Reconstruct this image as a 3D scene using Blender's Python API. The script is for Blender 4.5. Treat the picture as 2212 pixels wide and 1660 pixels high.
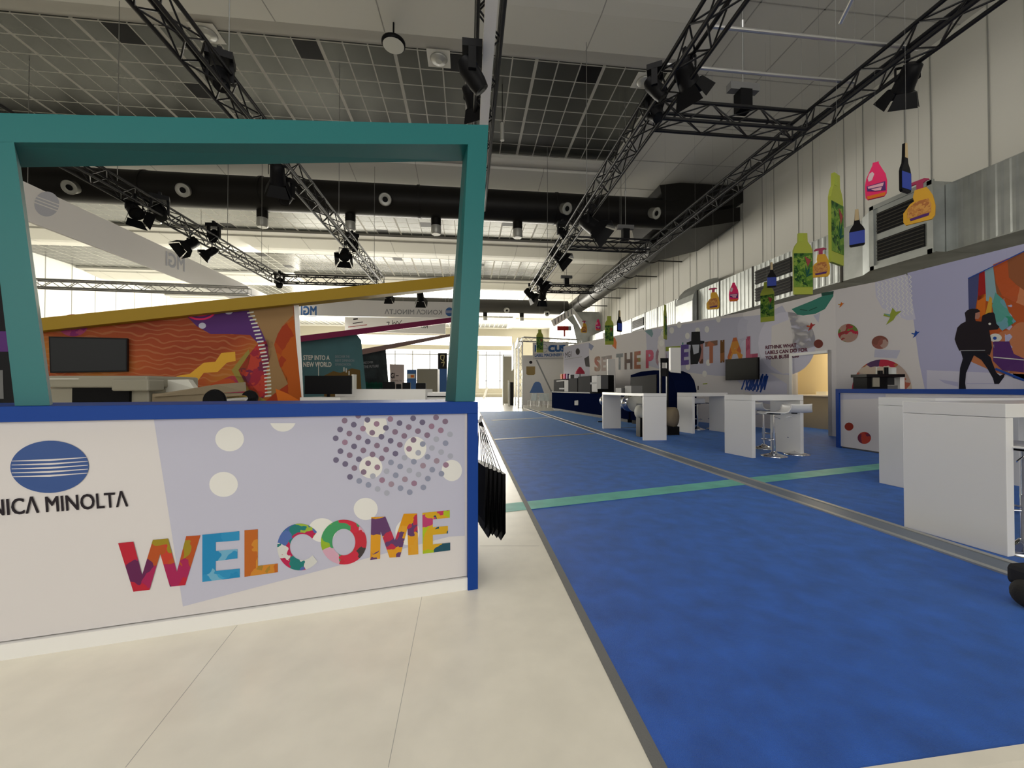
import bpy, bmesh, math, random
from mathutils import Vector, Matrix, geometry
for o in list(bpy.data.objects): bpy.data.objects.remove(o)
SC = bpy.context.scene
COL = SC.collection
R = math.radians
# ---------------------------------------------------------------- camera
F = 870.0; CX, CY = 1106.0, 830.0; CH = 1.21
PH = math.atan(10.0 / F); TH = math.atan(96.0 / F * math.cos(PH))
FW = Vector((math.sin(TH) * math.cos(PH), math.cos(TH) * math.cos(PH), math.sin(PH)))
RT = Vector((math.cos(TH), -math.sin(TH), 0)); UP = RT.cross(FW)
CAM = Vector((0, 0, CH))
cd = bpy.data.cameras.new('camera'); cam = bpy.data.objects.new('camera', cd); COL.objects.link(cam)
cd.sensor_fit = 'HORIZONTAL'; cd.sensor_width = 36.0; cd.lens = 36.0 * F / 2212.0
cd.clip_start = 0.05; cd.clip_end = 300
cam.location = CAM; cam.rotation_euler = (R(90) + PH, 0, -TH)
SC.camera = cam
# ---------------------------------------------------------------- daylight through the glazing, exposure
w = bpy.data.worlds.new('daylight'); SC.world = w; w.use_nodes = True
bg = w.node_tree.nodes['Background']; bg.inputs[0].default_value = (1.0, 0.97, 0.90, 1); bg.inputs[1].default_value = 3.1
SC.view_settings.view_transform = 'Standard'; SC.view_settings.look = 'None'
SC.view_settings.exposure = 0.0; SC.view_settings.gamma = 1.0; SC.view_settings.use_curve_mapping = False
def area(name, loc, rot, sx, sy, power, col=(1, 0.97, 0.92)):
    l = bpy.data.lights.new(name, 'AREA'); l.shape = 'RECTANGLE'; l.size = sx; l.size_y = sy; l.energy = power; l.color = col
    o = bpy.data.objects.new(name, l); COL.objects.link(o); o.location = loc; o.rotation_euler = rot
    return o
# daylight of the far windows, plus added fill lamps overhead and for the left wall
area('foreground_fill', (0.0, 1.5, 9.5), (0, 0, 0), 9, 5, 330)  # added unseen lamp under the ceiling, brightens the foreground from above
area('window_daylight_far', (-6, 57.5, 5.0), (R(-90), 0, 0), 34, 7, 17000, (1, 0.95, 0.84))
area('left_wall_fill', (-12, 38, 9.0), (0, R(42), 0), 6, 26, 6500, (1, 0.97, 0.86))  # added lamp hung in mid-hall, aimed at the left wall to brighten it
# ---------------------------------------------------------------- pixel -> place helpers (rays of the camera met with real planes)
def ray(x, y):
    return FW + RT * ((x - CX) / F) + UP * ((CY - y) / F)
def fl(x, y, z=0.0):
    r = ray(x, y); t = (z - CH) / r.z
    return CAM + r * t
def onX(x, y, X):
    r = ray(x, y); return CAM + r * (X / r.x)
def onY(x, y, Y):
    r = ray(x, y); return CAM + r * (Y / r.y)
def atD(x, y, D):
    return CAM + ray(x, y) * D
class Plane:
    """a vertical wall through a and b (plan), off = shift towards the viewer"""
    def __init__(s, a, b, off=0.0):
        a = Vector((a[0], a[1], 0)); b = Vector((b[0], b[1], 0))
        s.u = (b - a).normalized(); s.n = Vector((-s.u.y, s.u.x, 0))
        if s.n.dot(Vector((0, 0, 0)) - a) < 0: s.n = -s.n
        s.a = a; s.off = off
    def __call__(s, x, y, e=0.0):
        r = ray(x, y); t = (s.a + s.n * (s.off + e)).dot(s.n) / r.dot(s.n)
        return CAM + r * t
class Poly:
    """a wall that bends in plan"""
    def __init__(s, pts): s.p = [Vector((p[0], p[1], 0)) for p in pts]
    def __call__(s, x, y, e=0.0):
        r = ray(x, y); best = None
        for a, b in zip(s.p[:-1], s.p[1:]):
            n = Vector((-(b - a).y, (b - a).x, 0)).normalized()
            if n.dot(-a) < 0: n = -n
            d = r.dot(n)
            if abs(d) < 1e-6: continue
            t = (a + n * e).dot(n) / d
            if t <= 0: continue
            P = r * t; k = (P - a).dot(b - a) / (b - a).length_squared
            m = max(0, -k, k - 1)
            if best is None or m < best[0]: best = (m, t)
        return CAM + r * best[1]
# ---------------------------------------------------------------- materials
def mat(name, col, rough=0.6, metal=0.0, bump=0.0, bscale=60, var=0.0, vscale=3, emit=0.0, sheen=0.0, coat=0.0, alpha=1.0, trans=0.0, spec=None):
    m = bpy.data.materials.new(name); m.use_nodes = True; nt = m.node_tree; p = nt.nodes['Principled BSDF']
    c = (col[0], col[1], col[2], 1); p.inputs['Base Color'].default_value = c
    p.inputs['Roughness'].default_value = rough; p.inputs['Metallic'].default_value = metal
    if spec is None and max(col) < 0.06 and not metal: spec = 0.15
    if spec is None and (name.startswith('ink') or 'print' in name or name.startswith('round') or name.startswith('mural')): spec = 0.12
    if spec is not None: p.inputs['Specular IOR Level'].default_value = spec
    if trans: p.inputs['Transmission Weight'].default_value = trans
    if sheen: p.inputs['Sheen Weight'].default_value = sheen; p.inputs['Sheen Roughness'].default_value = 0.25; p.inputs['Sheen Tint'].default_value = (0.35, 0.7, 1.0, 1)
    if coat: p.inputs['Coat Weight'].default_value = coat
    if alpha < 1: p.inputs['Alpha'].default_value = alpha
    if emit: p.inputs['Emission Color'].default_value = c; p.inputs['Emission Strength'].default_value = emit
    tc = nt.nodes.new('ShaderNodeTexCoord')
    if bump:
        n = nt.nodes.new('ShaderNodeTexNoise'); n.inputs['Scale'].default_value = bscale; n.inputs['Detail'].default_value = 4
        b = nt.nodes.new('ShaderNodeBump'); b.inputs['Strength'].default_value = bump; b.inputs['Distance'].default_value = 0.01
        nt.links.new(tc.outputs['Object'], n.inputs['Vector']); nt.links.new(n.outputs['Fac'], b.inputs['Height']); nt.links.new(b.outputs['Normal'], p.inputs['Normal'])
    if var:
        n = nt.nodes.new('ShaderNodeTexNoise'); n.inputs['Scale'].default_value = vscale; n.inputs['Detail'].default_value = 5
        r = nt.nodes.new('ShaderNodeValToRGB'); r.color_ramp.elements[0].position = 0.3; r.color_ramp.elements[1].position = 0.7
        r.color_ramp.elements[0].color = (*[max(0, k * (1 - var)) for k in col], 1); r.color_ramp.elements[1].color = (*[min(1, k * (1 + var)) for k in col], 1)
        nt.links.new(tc.outputs['Object'], n.inputs['Vector']); nt.links.new(n.outputs['Fac'], r.inputs['Fac']); nt.links.new(r.outputs['Color'], p.inputs['Base Color'])
    return m
def patch(name, cols, scale=6.0, rough=0.5, wav=0.15):
    """printed collage: cells of flat colour with wavy borders"""
    m = bpy.data.materials.new(name); m.use_nodes = True; nt = m.node_tree; p = nt.nodes['Principled BSDF']; p.inputs['Roughness'].default_value = rough; p.inputs['Specular IOR Level'].default_value = 0.12
    tc = nt.nodes.new('ShaderNodeTexCoord'); n = nt.nodes.new('ShaderNodeTexNoise'); n.inputs['Scale'].default_value = scale * 1.2
    ad = nt.nodes.new('ShaderNodeMixRGB'); ad.blend_type = 'ADD'; ad.inputs[0].default_value = wav
    v = nt.nodes.new('ShaderNodeTexVoronoi'); v.inputs['Scale'].default_value = scale
    sp = nt.nodes.new('ShaderNodeSeparateColor'); r = nt.nodes.new('ShaderNodeValToRGB'); r.color_ramp.interpolation = 'CONSTANT'
    k = len(cols)
    while len(r.color_ramp.elements) < k: r.color_ramp.elements.new(0.5)
    for i, c in enumerate(cols):
        r.color_ramp.elements[i].position = i / k; r.color_ramp.elements[i].color = (*c, 1)
    L = nt.links.new
    L(tc.outputs['Object'], n.inputs['Vector']); L(tc.outputs['Object'], ad.inputs[1]); L(n.outputs['Color'], ad.inputs[2])
    L(ad.outputs[0], v.inputs['Vector']); L(v.outputs['Color'], sp.inputs['Color']); L(sp.outputs[0], r.inputs['Fac']); L(r.outputs['Color'], p.inputs['Base Color'])
    return m
def waves(name, cols, scale=6.0, dist=6.0, rough=0.5, axis='Z', fine=0.35, line=(0.8, 0.45, 0.2)):
    """printed waves: big soft colour fields with thin wavy light lines"""
    m = bpy.data.materials.new(name); m.use_nodes = True; nt = m.node_tree; p = nt.nodes['Principled BSDF']; p.inputs['Roughness'].default_value = rough; p.inputs['Specular IOR Level'].default_value = 0.12
    L = nt.links.new; N = nt.nodes.new
    tc = N('ShaderNodeTexCoord'); n = N('ShaderNodeTexNoise'); n.inputs['Scale'].default_value = 0.7; n.inputs['Detail'].default_value = 1
    r = N('ShaderNodeValToRGB')
    while len(r.color_ramp.elements) < len(cols): r.color_ramp.elements.new(0.5)
    for i, c in enumerate(cols):
        r.color_ramp.elements[i].position = 0.3 + 0.4 * i / (len(cols) - 1); r.color_ramp.elements[i].color = (*c, 1)
    wv = N('ShaderNodeTexWave'); wv.wave_type = 'BANDS'; wv.bands_direction = axis; wv.inputs['Scale'].default_value = scale; wv.inputs['Distortion'].default_value = dist; wv.inputs['Detail'].default_value = 0.5; wv.inputs['Detail Scale'].default_value = 1.6
    rr = N('ShaderNodeValToRGB'); rr.color_ramp.elements[0].position = 0.78; rr.color_ramp.elements[1].position = 0.92
    mu = N('ShaderNodeMath'); mu.operation = 'MULTIPLY'; mu.inputs[1].default_value = fine
    mx = N('ShaderNodeMixRGB'); mx.inputs[2].default_value = (*line, 1)
    L(tc.outputs['Object'], n.inputs['Vector']); L(n.outputs['Fac'], r.inputs['Fac']); L(tc.outputs['Object'], wv.inputs['Vector'])
    L(wv.outputs['Fac'], rr.inputs['Fac']); L(rr.outputs['Color'], mu.inputs[0]); L(mu.outputs[0], mx.inputs[0]); L(r.outputs['Color'], mx.inputs[1]); L(mx.outputs[0], p.inputs['Base Color'])
    return m
def gridmat(name, tile, linec, size, ox, oy, gap=0.035, rough=0.25, metal=0.0, wide=3, gapw=0.09):
    """suspended tiles with light carrier rails, every third rail broad"""
    m = bpy.data.materials.new(name); m.use_nodes = True; nt = m.node_tree; p = nt.nodes['Principled BSDF']
    L = nt.links.new; N = nt.nodes.new
    tc = N('ShaderNodeTexCoord'); sx = N('ShaderNodeSeparateXYZ'); L(tc.outputs['Object'], sx.inputs[0])
    def line(out, off, per, g):
        a = N('ShaderNodeMath'); a.operation = 'SUBTRACT'; a.inputs[1].default_value = off - 100 * per; L(out, a.inputs[0])
        b = N('ShaderNodeMath'); b.operation = 'MODULO'; b.inputs[1].default_value = per; L(a.outputs[0], b.inputs[0])
        c = N('ShaderNodeMath'); c.operation = 'LESS_THAN'; c.inputs[1].default_value = g; L(b.outputs[0], c.inputs[0])
        return c.outputs[0]
    l1 = line(sx.outputs['X'], ox, size, gap); l2 = line(sx.outputs['Y'], oy, size, gap); l3 = line(sx.outputs['X'], ox, size * wide, gapw)
    m1 = N('ShaderNodeMath'); m1.operation = 'MAXIMUM'; L(l1, m1.inputs[0]); L(l2, m1.inputs[1])
    m2 = N('ShaderNodeMath'); m2.operation = 'MAXIMUM'; L(m1.outputs[0], m2.inputs[0]); L(l3, m2.inputs[1])
    n = N('ShaderNodeTexNoise'); n.inputs['Scale'].default_value = 0.9; L(tc.outputs['Object'], n.inputs['Vector'])
    rm = N('ShaderNodeValToRGB'); rm.color_ramp.elements[0].color = (*[k * 0.8 for k in tile], 1); rm.color_ramp.elements[1].color = (*[k * 1.25 for k in tile], 1); L(n.outputs['Fac'], rm.inputs['Fac'])
    mx = N('ShaderNodeMixRGB'); L(m2.outputs[0], mx.inputs[0]); L(rm.outputs['Color'], mx.inputs[1]); mx.inputs[2].default_value = (*linec, 1); L(mx.outputs[0], p.inputs['Base Color'])
    ro = N('ShaderNodeMath'); ro.operation = 'MULTIPLY_ADD'; ro.inputs[1].default_value = 0.7 - rough; ro.inputs[2].default_value = rough; L(m2.outputs[0], ro.inputs[0]); L(ro.outputs[0], p.inputs['Roughness'])
    me = N('ShaderNodeMath'); me.operation = 'MULTIPLY_ADD'; me.inputs[1].default_value = -metal; me.inputs[2].default_value = metal; L(m2.outputs[0], me.inputs[0]); L(me.outputs[0], p.inputs['Metallic'])
    return m
M = {}
M['white'] = mat('white_laminate', (0.80, 0.79, 0.77), 0.45)
M['white_gloss'] = mat('white_gloss', (0.80, 0.79, 0.77), 0.22)
M['fabric_white'] = mat('white_fabric', (0.80, 0.78, 0.78), 0.8)
M['print_white'] = mat('print_white', (0.66, 0.63, 0.63), 0.55)
M['lav'] = mat('print_lavender', (0.49, 0.49, 0.60), 0.55)
M['lav_deep'] = mat('print_lavender_deep', (0.43, 0.43, 0.62), 0.55)
M['lav_pale'] = mat('print_lavender_pale', (0.58, 0.57, 0.68), 0.55)
M['dotwhite'] = mat('print_cream', (0.74, 0.73, 0.70), 0.55)
M['blue'] = mat('blue_frame', (0.003, 0.045, 0.27), 0.5, spec=.2)
M['teal'] = mat('teal_frame', (0.008, 0.140, 0.145), 0.4, bump=0.02, bscale=300, spec=.35)
M['yellow'] = mat('mustard_frame', (0.32, 0.20, 0.012), 0.5, spec=.2)
M['magenta'] = mat('magenta_frame', (0.22, 0.012, 0.07), 0.45)
M['black'] = mat('black_metal', (0.006, 0.006, 0.007), 0.45, spec=.1)
M['blackgloss'] = mat('black_gloss', (0.008, 0.008, 0.01), 0.18)
M['screen'] = mat('dark_screen', (0.008, 0.009, 0.010), 0.3, spec=.12)
M['truss'] = mat('black_truss', (0.006, 0.006, 0.007), 0.4, spec=.35)
M['alu'] = mat('aluminium', (0.62, 0.62, 0.62), 0.3, metal=0.9)
M['chrome'] = mat('chrome', (0.75, 0.75, 0.76), 0.08, metal=1.0)
M['galv'] = mat('galvanised_steel', (0.42, 0.44, 0.43), 0.42, metal=0.75, var=0.18, vscale=1.5)
M['galvdark'] = mat('grille_dark', (0.05, 0.045, 0.035), 0.5)
M['ductblack'] = mat('black_duct', (0.012, 0.011, 0.010), 0.42, bump=0.1, bscale=3)
M['ductgrey'] = mat('dark_grey_duct', (0.05, 0.048, 0.043), 0.38)
M['nozzle'] = mat('grey_nozzle', (0.42, 0.42, 0.39), 0.35, metal=0.3)
M['carpet'] = mat('blue_carpet', (0.016, 0.098, 0.47), 0.62, bump=0.6, bscale=260, var=0.22, vscale=5.5, spec=.45, sheen=.3)
M['tealtape'] = mat('teal_tape', (0.15, 0.50, 0.42), 0.5, var=0.15, vscale=4)
M['hallwall'] = mat('hall_wall_panel', (0.62, 0.61, 0.56), 0.7)
M['wallseam'] = mat('wall_seam', (0.28, 0.28, 0.26), 0.7)
M['ceil'] = mat('ceiling_panel', (0.52, 0.51, 0.47), 0.75)
M['ceilseam'] = mat('ceiling_seam', (0.33, 0.32, 0.30), 0.7)
M['beam'] = mat('ceiling_beam', (0.62, 0.61, 0.56), 0.6)
M['tiles'] = gridmat('metal_ceiling_tiles', (0.070, 0.074, 0.066), (0.40, 0.39, 0.35), 0.62, 5.5, 10.5, rough=0.27, metal=0.5)
M['floorwhite'] = mat('white_floor_laminate', (0.86, 0.81, 0.69), 0.28, var=0.05, vscale=5)
M['floorgrey'] = mat('aisle_floor', (0.62, 0.60, 0.55), 0.35, var=0.08, vscale=2)
M['edge'] = mat('grey_floor_edge', (0.16, 0.16, 0.155), 0.6, bump=0.3, bscale=200)
M['concrete'] = mat('brown_hall_floor', (0.10, 0.085, 0.07), 0.8, bump=0.3, bscale=80)
M['striplip'] = mat('strip_lip', (0.42, 0.42, 0.40), 0.4, metal=0.5)
M['stripfill'] = mat('strip_inlay', (0.13, 0.16, 0.21), 0.4)
M['navy'] = mat('navy_machine', (0.004, 0.008, 0.035), 0.6, spec=0.0)
M['darkgrey'] = mat('dark_grey_cabinet', (0.03, 0.03, 0.032), 0.7, spec=0.02)
M['midgrey'] = mat('mid_grey', (0.14, 0.14, 0.14), 0.6, spec=.3)
M['beige'] = mat('beige_plastic', (0.30, 0.28, 0.22), 0.5)
M['paper'] = mat('paper_white', (0.66, 0.65, 0.58), 0.7)
M['card'] = mat('cardboard', (0.24, 0.19, 0.12), 0.8, bump=0.2, bscale=90)
M['cream'] = mat('cream_wall', (0.78, 0.68, 0.46), 0.7)
M['ink'] = mat('ink_black', (0.02, 0.015, 0.02), 0.6)
M['inkplum'] = mat('ink_plum', (0.12, 0.02, 0.05), 0.6)
M['inkgrey'] = mat('ink_grey', (0.30, 0.31, 0.33), 0.6)
M['inkblue'] = mat('ink_blue', (0.06, 0.15, 0.38), 0.6)
M['inkred'] = mat('ink_red', (0.35, 0.02, 0.02), 0.6)
M['inkbright'] = mat('ink_royal', (0.02, 0.07, 0.34), 0.6)
M['inkteal'] = mat('ink_teal', (0.03, 0.20, 0.15), 0.6)
M['inktealdark'] = mat('ink_teal_dark', (0.01, 0.07, 0.05), 0.6)
M['inklight'] = mat('ink_light', (0.66, 0.66, 0.60), 0.6)
M['inkgreen'] = mat('ink_olive', (0.30, 0.36, 0.05), 0.6)
M['inkyellow'] = mat('ink_yellow', (0.66, 0.36, 0.04), 0.6)
M['inkorange'] = mat('ink_orange', (0.65, 0.16, 0.02), 0.6)
M['inkpink'] = mat('ink_pink', (0.72, 0.03, 0.13), 0.6)
M['inkpurple'] = mat('ink_purple', (0.09, 0.03, 0.15), 0.6)
M['inkskin'] = mat('ink_skin', (0.42, 0.20, 0.15), 0.6)
M['glassroof'] = mat('skylight', (0.9, 0.9, 0.85), 0.4)
M['acrylic'] = mat('clear_acrylic', (0.75, 0.82, 0.85), 0.08, alpha=0.45)
M['rubber'] = mat('dark_rubber', (0.03, 0.028, 0.025), 0.75, bump=0.3, bscale=70)
M['seamlight'] = mat('floor_joint', (0.45, 0.43, 0.38), 0.6)
M['string'] = mat('steel_wire', (0.25, 0.25, 0.24), 0.4, metal=0.6)
# ---------------------------------------------------------------- mesh builders
class MB:
    def __init__(s, m=None): s.v = []; s.f = []; s.mi = []; s.sm = []; s.mats = []; s.c = 0; (m and s.mat(m))
    def mat(s, m):
        if m not in s.mats: s.mats.append(m)
        s.c = s.mats.index(m); return s
    def add(s, vs, fs, smooth=False):
        o = len(s.v); s.v += [tuple(v) for v in vs]
        for f in fs: s.f.append([o + i for i in f]); s.mi.append(s.c); s.sm.append(smooth)
        return s
    def box(s, a, b):
        x0, y0, z0 = a; x1, y1, z1 = b
        return s.add([(x0, y0, z0), (x1, y0, z0), (x1, y1, z0), (x0, y1, z0), (x0, y0, z1), (x1, y0, z1), (x1, y1, z1), (x0, y1, z1)],
                     [(0, 3, 2, 1), (4, 5, 6, 7), (0, 1, 5, 4), (1, 2, 6, 5), (2, 3, 7, 6), (3, 0, 4, 7)])
    def obox(s, o, u, v, w):
        o, u, v, w = map(Vector, (o, u, v, w))
        P = [o, o + u, o + u + v, o + v, o + w, o + u + w, o + u + v + w, o + v + w]
        fs = [(0, 3, 2, 1), (4, 5, 6, 7), (0, 1, 5, 4), (1, 2, 6, 5), (2, 3, 7, 6), (3, 0, 4, 7)]
        if u.cross(v).dot(w) < 0: fs = [f[::-1] for f in fs]
        return s.add(P, fs)
    def hexa(s, front, back):
        n = len(front); fs = [tuple(range(n)), tuple(range(2 * n - 1, n - 1, -1))]
        for i in range(n): j = (i + 1) % n; fs.append((i, i + n, j + n, j))
        return s.add(list(front) + list(back), fs)
    def prism(s, pts, d):
        d = Vector(d); pts = [Vector(p) for p in pts]; n = len(pts)
        tr = geometry.tessellate_polygon([pts]); V = pts + [p + d for p in pts]
        fs = [tuple(t) for t in tr] + [tuple(i + n for i in t[::-1]) for t in tr]
        for i in range(n): j = (i + 1) % n; fs.append((i, i + n, j + n, j))
        return s.add(V, fs)
    def tube(s, p, q, r, n=8, r2=None, caps=True):
        p, q = Vector(p), Vector(q); d = (q - p)
        if d.length < 1e-6: return s
        d.normalize(); a = d.orthogonal().normalized(); b = d.cross(a); r2 = r if r2 is None else r2
        V = [p + (a * math.cos(6.28318 * i / n) + b * math.sin(6.28318 * i / n)) * r for i in range(n)] + [q + (a * math.cos(6.28318 * i / n) + b * math.sin(6.28318 * i / n)) * r2 for i in range(n)]
        s.add(V, [(i, (i + 1) % n, (i + 1) % n + n, i + n) for i in range(n)], n > 4)
        if caps: s.add(V, [tuple(range(n - 1, -1, -1)), tuple(range(n, 2 * n))])
        return s
    def lathe(s, prof, c=(0, 0, 0), n=20, axis=(0, 0, 1)):
        ax = Vector(axis).normalized(); a = ax.orthogonal().normalized(); b = ax.cross(a); c = Vector(c); V = []
        for (r, h) in prof:
            for i in range(n):
                t = 6.28318 * i / n; V.append(c + ax * h + (a * math.cos(t) + b * math.sin(t)) * r)
        fs = []
        for k in range(len(prof) - 1):
            for i in range(n): j = (i + 1) % n; fs.append((k * n + i, k * n + j, (k + 1) * n + j, (k + 1) * n + i))
        s.add(V, fs, True)
        s.add(V, [tuple(range(n - 1, -1, -1)), tuple((len(prof) - 1) * n + i for i in range(n))])
        return s
    def build(s, name, parent=None, m=None, bevel=0.0):
        if m is not None and not s.mats: s.mats = [m]
        me = bpy.data.meshes.new(name)
        off = parent_world(parent) if parent is not None else Vector((0, 0, 0))
        local = parent is not None and parent.get('_local')
        vs = s.v if (local or parent is None) else [tuple(Vector(v) - off) for v in s.v]
        me.from_pydata(vs, [], s.f); me.update()
        for m_ in s.mats: me.materials.append(M[m_] if isinstance(m_, str) else m_)
        me.polygons.foreach_set('material_index', s.mi); me.polygons.foreach_set('use_smooth', s.sm); me.update()
        o = bpy.data.objects.new(name, me); COL.objects.link(o)
        if parent is not None: o.parent = parent
        if bevel:
            b = o.modifiers.new('bevel', 'BEVEL'); b.width = bevel; b.segments = 2; b.limit_method = 'ANGLE'
        return o
def parent_world(p):
    v = Vector((0, 0, 0))
    while p is not None: v += p.location; p = p.parent
    return v
def tag(o, label=None, cat=None, group=None, kind=None):
    if label: o['label'] = label
    if cat: o['category'] = cat
    if group: o['group'] = group
    if kind: o['kind'] = kind
    return o
def thing(name, label, cat, loc=(0, 0, 0), group=None, rz=0, local=False):
    o = bpy.data.objects.new(name, None); COL.objects.link(o); o.location = loc; o.rotation_euler = (0, 0, rz); o.empty_display_size = 0.1
    if local: o['_local'] = 1
    return tag(o, label, cat, group)
def dup(o, parent=None):
    c = o.copy(); COL.objects.link(c)
    if parent is not None: c.parent = parent
    for ch in list(o.children): dup(ch, c)
    return c
def struct(mb, name): return tag(mb.build(name), kind='structure')
# flat prints on a wall: polygons given where the photo shows them, met with the wall's plane
class Print:
    def __init__(s, plane): s.pl = plane; s.mb = MB(); s.lay = 0
    def poly(s, pts, m, lay=None, maxe=None):
        lay = s.lay if lay is None else lay; s.mb.mat(m)
        P = [Vector((x, y, 0)) for x, y in pts]; tr = geometry.tessellate_polygon([P])
        bm = bmesh.new(); vs = [bm.verts.new(p) for p in P]
        for t in tr:
            try: bm.faces.new([vs[i] for i in t])
            except ValueError: pass
        if maxe:
            for _ in range(6):
                E_ = [e for e in bm.edges if e.calc_length() > maxe]
                if not E_: break
                bmesh.ops.subdivide_edges(bm, edges=E_, cuts=1); bmesh.ops.triangulate(bm, faces=bm.faces)
        bm.verts.index_update(); e = 0.0012 + 0.0007 * lay
        V = [s.pl(v.co.x, v.co.y, e) for v in bm.verts]; fs = [[v.index for v in f.verts] for f in bm.faces]; bm.free()
        out = []
        for f in fs:
            n = (V[f[1]] - V[f[0]]).cross(V[f[2]] - V[f[0]])
            out.append(f if n.dot(CAM - V[f[0]]) > 0 else f[::-1])
        s.mb.add(V, out); return s
    def ell(s, cx, cy, rx, ry, m, lay=None, n=28, rot=0, a0=0, a1=360, maxe=None):
        pts = []
        for i in range(n + (0 if a1 - a0 == 360 else 1)):
            t = R(a0 + (a1 - a0) * i / n); x, y = rx * math.cos(t), -ry * math.sin(t)
            pts.append((cx + x * math.cos(rot) - y * math.sin(rot), cy + x * math.sin(rot) + y * math.cos(rot)))
        return s.poly(pts, m, lay, maxe)
    def ring(s, cx, cy, rx, ry, ix, iy, m, lay=None, a0=0, a1=360, n=40, icx=None, icy=None):
        icx = cx if icx is None else icx; icy = cy if icy is None else icy
        for i in range(n):
            t0, t1 = R(a0 + (a1 - a0) * i / n), R(a0 + (a1 - a0) * (i + 1) / n)
            mm = m(i / n) if callable(m) else m
            s.poly([(cx + rx * math.cos(t0), cy - ry * math.sin(t0)), (cx + rx * math.cos(t1), cy - ry * math.sin(t1)), (icx + ix * math.cos(t1), icy - iy * math.sin(t1)), (icx + ix * math.cos(t0), icy - iy * math.sin(t0))], mm, lay)
        return s
    def line(s, pts, w_, m, lay=None):
        for (x0, y0), (x1, y1) in zip(pts[:-1], pts[1:]):
            dx, dy = x1 - x0, y1 - y0; l = math.hypot(dx, dy) or 1; nx, ny = -dy / l * w_ / 2, dx / l * w_ / 2
            s.poly([(x0 + nx, y0 + ny), (x1 + nx, y1 + ny), (x1 - nx, y1 - ny), (x0 - nx, y0 - ny)], m, lay)
        return s
    def text(s, body, bl, br, tl, m, bold=0.0, lay=3, mirror=False):
        """body fills the box bl-br-tl (picture points on the wall)"""
        vs, fs = glyphs(body, bold)
        x0 = min(v[0] for v in vs); x1 = max(v[0] for v in vs); y0 = min(v[1] for v in vs); y1 = max(v[1] for v in vs)
        e = 0.0012 + 0.0007 * lay; A, B, C_ = s.pl(*bl, e), s.pl(*br, e), s.pl(*tl, e)
        if mirror: A, B, C_ = B, A, C_ + (B - A)
        nn = (B - A).cross(C_ - A).normalized(); nn = nn if nn.dot(CAM - A) > 0 else -nn
        V = [A + (B - A) * ((v[0] - x0) / (x1 - x0)) + (C_ - A) * ((v[1] - y0) / (y1 - y0)) + nn * (.0004 * v[2]) for v in vs]
        out = []
        for f in fs:
            n = (V[f[1]] - V[f[0]]).cross(V[f[2]] - V[f[0]])
            out.append(f if n.dot(CAM - V[f[0]]) > 0 else f[::-1])
        s.mb.mat(m); s.mb.add(V, out); return s
    def build(s, name, parent): return s.mb.build(name, parent)
_G = {}
def glyphs(body, bold):
    k = (body, bold)
    if k not in _G:
        c = bpy.data.curves.new('lettering', 'FONT'); c.body = body; c.size = 1; c.resolution_u = 3; c.fill_mode = 'FRONT'
        o = bpy.data.objects.new('lettering', c); COL.objects.link(o); bpy.context.view_layer.update()
        dg = bpy.context.evaluated_depsgraph_get(); me = bpy.data.meshes.new_from_object(o.evaluated_get(dg))
        vs, fs = [tuple(v.co) for v in me.vertices], [list(p.vertices) for p in me.polygons]; V, Fs = [], []
        for q, (dx, dy) in enumerate([(0, 0)] if not bold else [(0, 0), (bold, bold), (-bold, bold), (bold, -bold), (-bold, -bold)]):
            Fs += [[i + len(V) for i in f] for f in fs]; V += [(v[0] + dx, v[1] + dy, q) for v in vs]
        _G[k] = (V, Fs)
        bpy.data.objects.remove(o); bpy.data.curves.remove(c); bpy.data.meshes.remove(me)
    return _G[k]
# ================================================================ THE HALL
RW, LW, CE, FY, BY = 11.8, -27.8, 10.0, 58.0, -9.0
struct(MB('concrete').box((LW, BY, -0.3), (RW + 0.3, FY + 3, -0.03)), 'floor')
# raised booth floors: white laminate on the left, blue carpet on the right, bright aisle floor beyond
CU = Vector((0.981, 0.194, 0)).normalized(); CN = Vector((-CU.y, CU.x, 0))       # direction of the reception counter and away from the viewer
fw = MB('floorwhite').box((-12, -8, -0.03), (0.588, 21.0, 0.0)); o = struct(fw, 'floor')
p = fl(1895, 1655); q = fl(2212, 1608); d = (q - p).normalized()
def ey(x): return p.y + (x - p.x) * d.y / d.x
cp = MB('carpet').prism([(0.634, ey(.634), -0.03), (11.6, ey(11.6), -0.03), (11.6, 21.4, -0.03), (0.634, 21.4, -0.03)], (0, 0, 0.029)); struct(cp, 'floor')
wk = (fl(2100, 1659) - p); wn = Vector((d.y, -d.x, 0)); wd_ = abs(wk.dot(wn))
eb = MB('floorwhite').prism([(0.634, ey(.634), -0.03), (0.634, ey(.634) - wd_ * 1.05, -0.03), (11.6, ey(11.6) - wd_ * 1.05, -0.03), (11.6, ey(11.6), -0.03)], (0, 0, 0.031)); struct(eb, 'trim_1')
struct(MB('edge').box((0.588, -3, -0.03), (0.634, 21.4, 0.004)), 'trim_2')
struct(MB('floorgrey').box((-12, 21.4, -0.03), (11.6, FY, -0.004)).box((-27.8, 21.0, -0.031), (-12, FY, -0.006)), 'floor')
sp = MB('stripfill').box((3.52, 1.2, -0.001), (3.72, 24, 0.006)); sp.mat('striplip').box((3.47, 1.2, -0.001), (3.52, 24, 0.012)).box((3.72, 1.2, -0.001), (3.77, 24, 0.012)); struct(sp, 'trim_3')
tp = MB('tealtape'); A, B = fl(1085, 1090), fl(1915, 1000.5); A2, B2 = fl(1085, 1108), fl(1915, 1013)
tp.mat('tealtape').prism([(A.x - .0, A.y, 0.001), (A2.x, A2.y, 0.001), (B2.x, B2.y, 0.001), (B.x, B.y, 0.001)], (0, 0, 0.0015)); struct(tp, 'trim_4')
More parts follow.
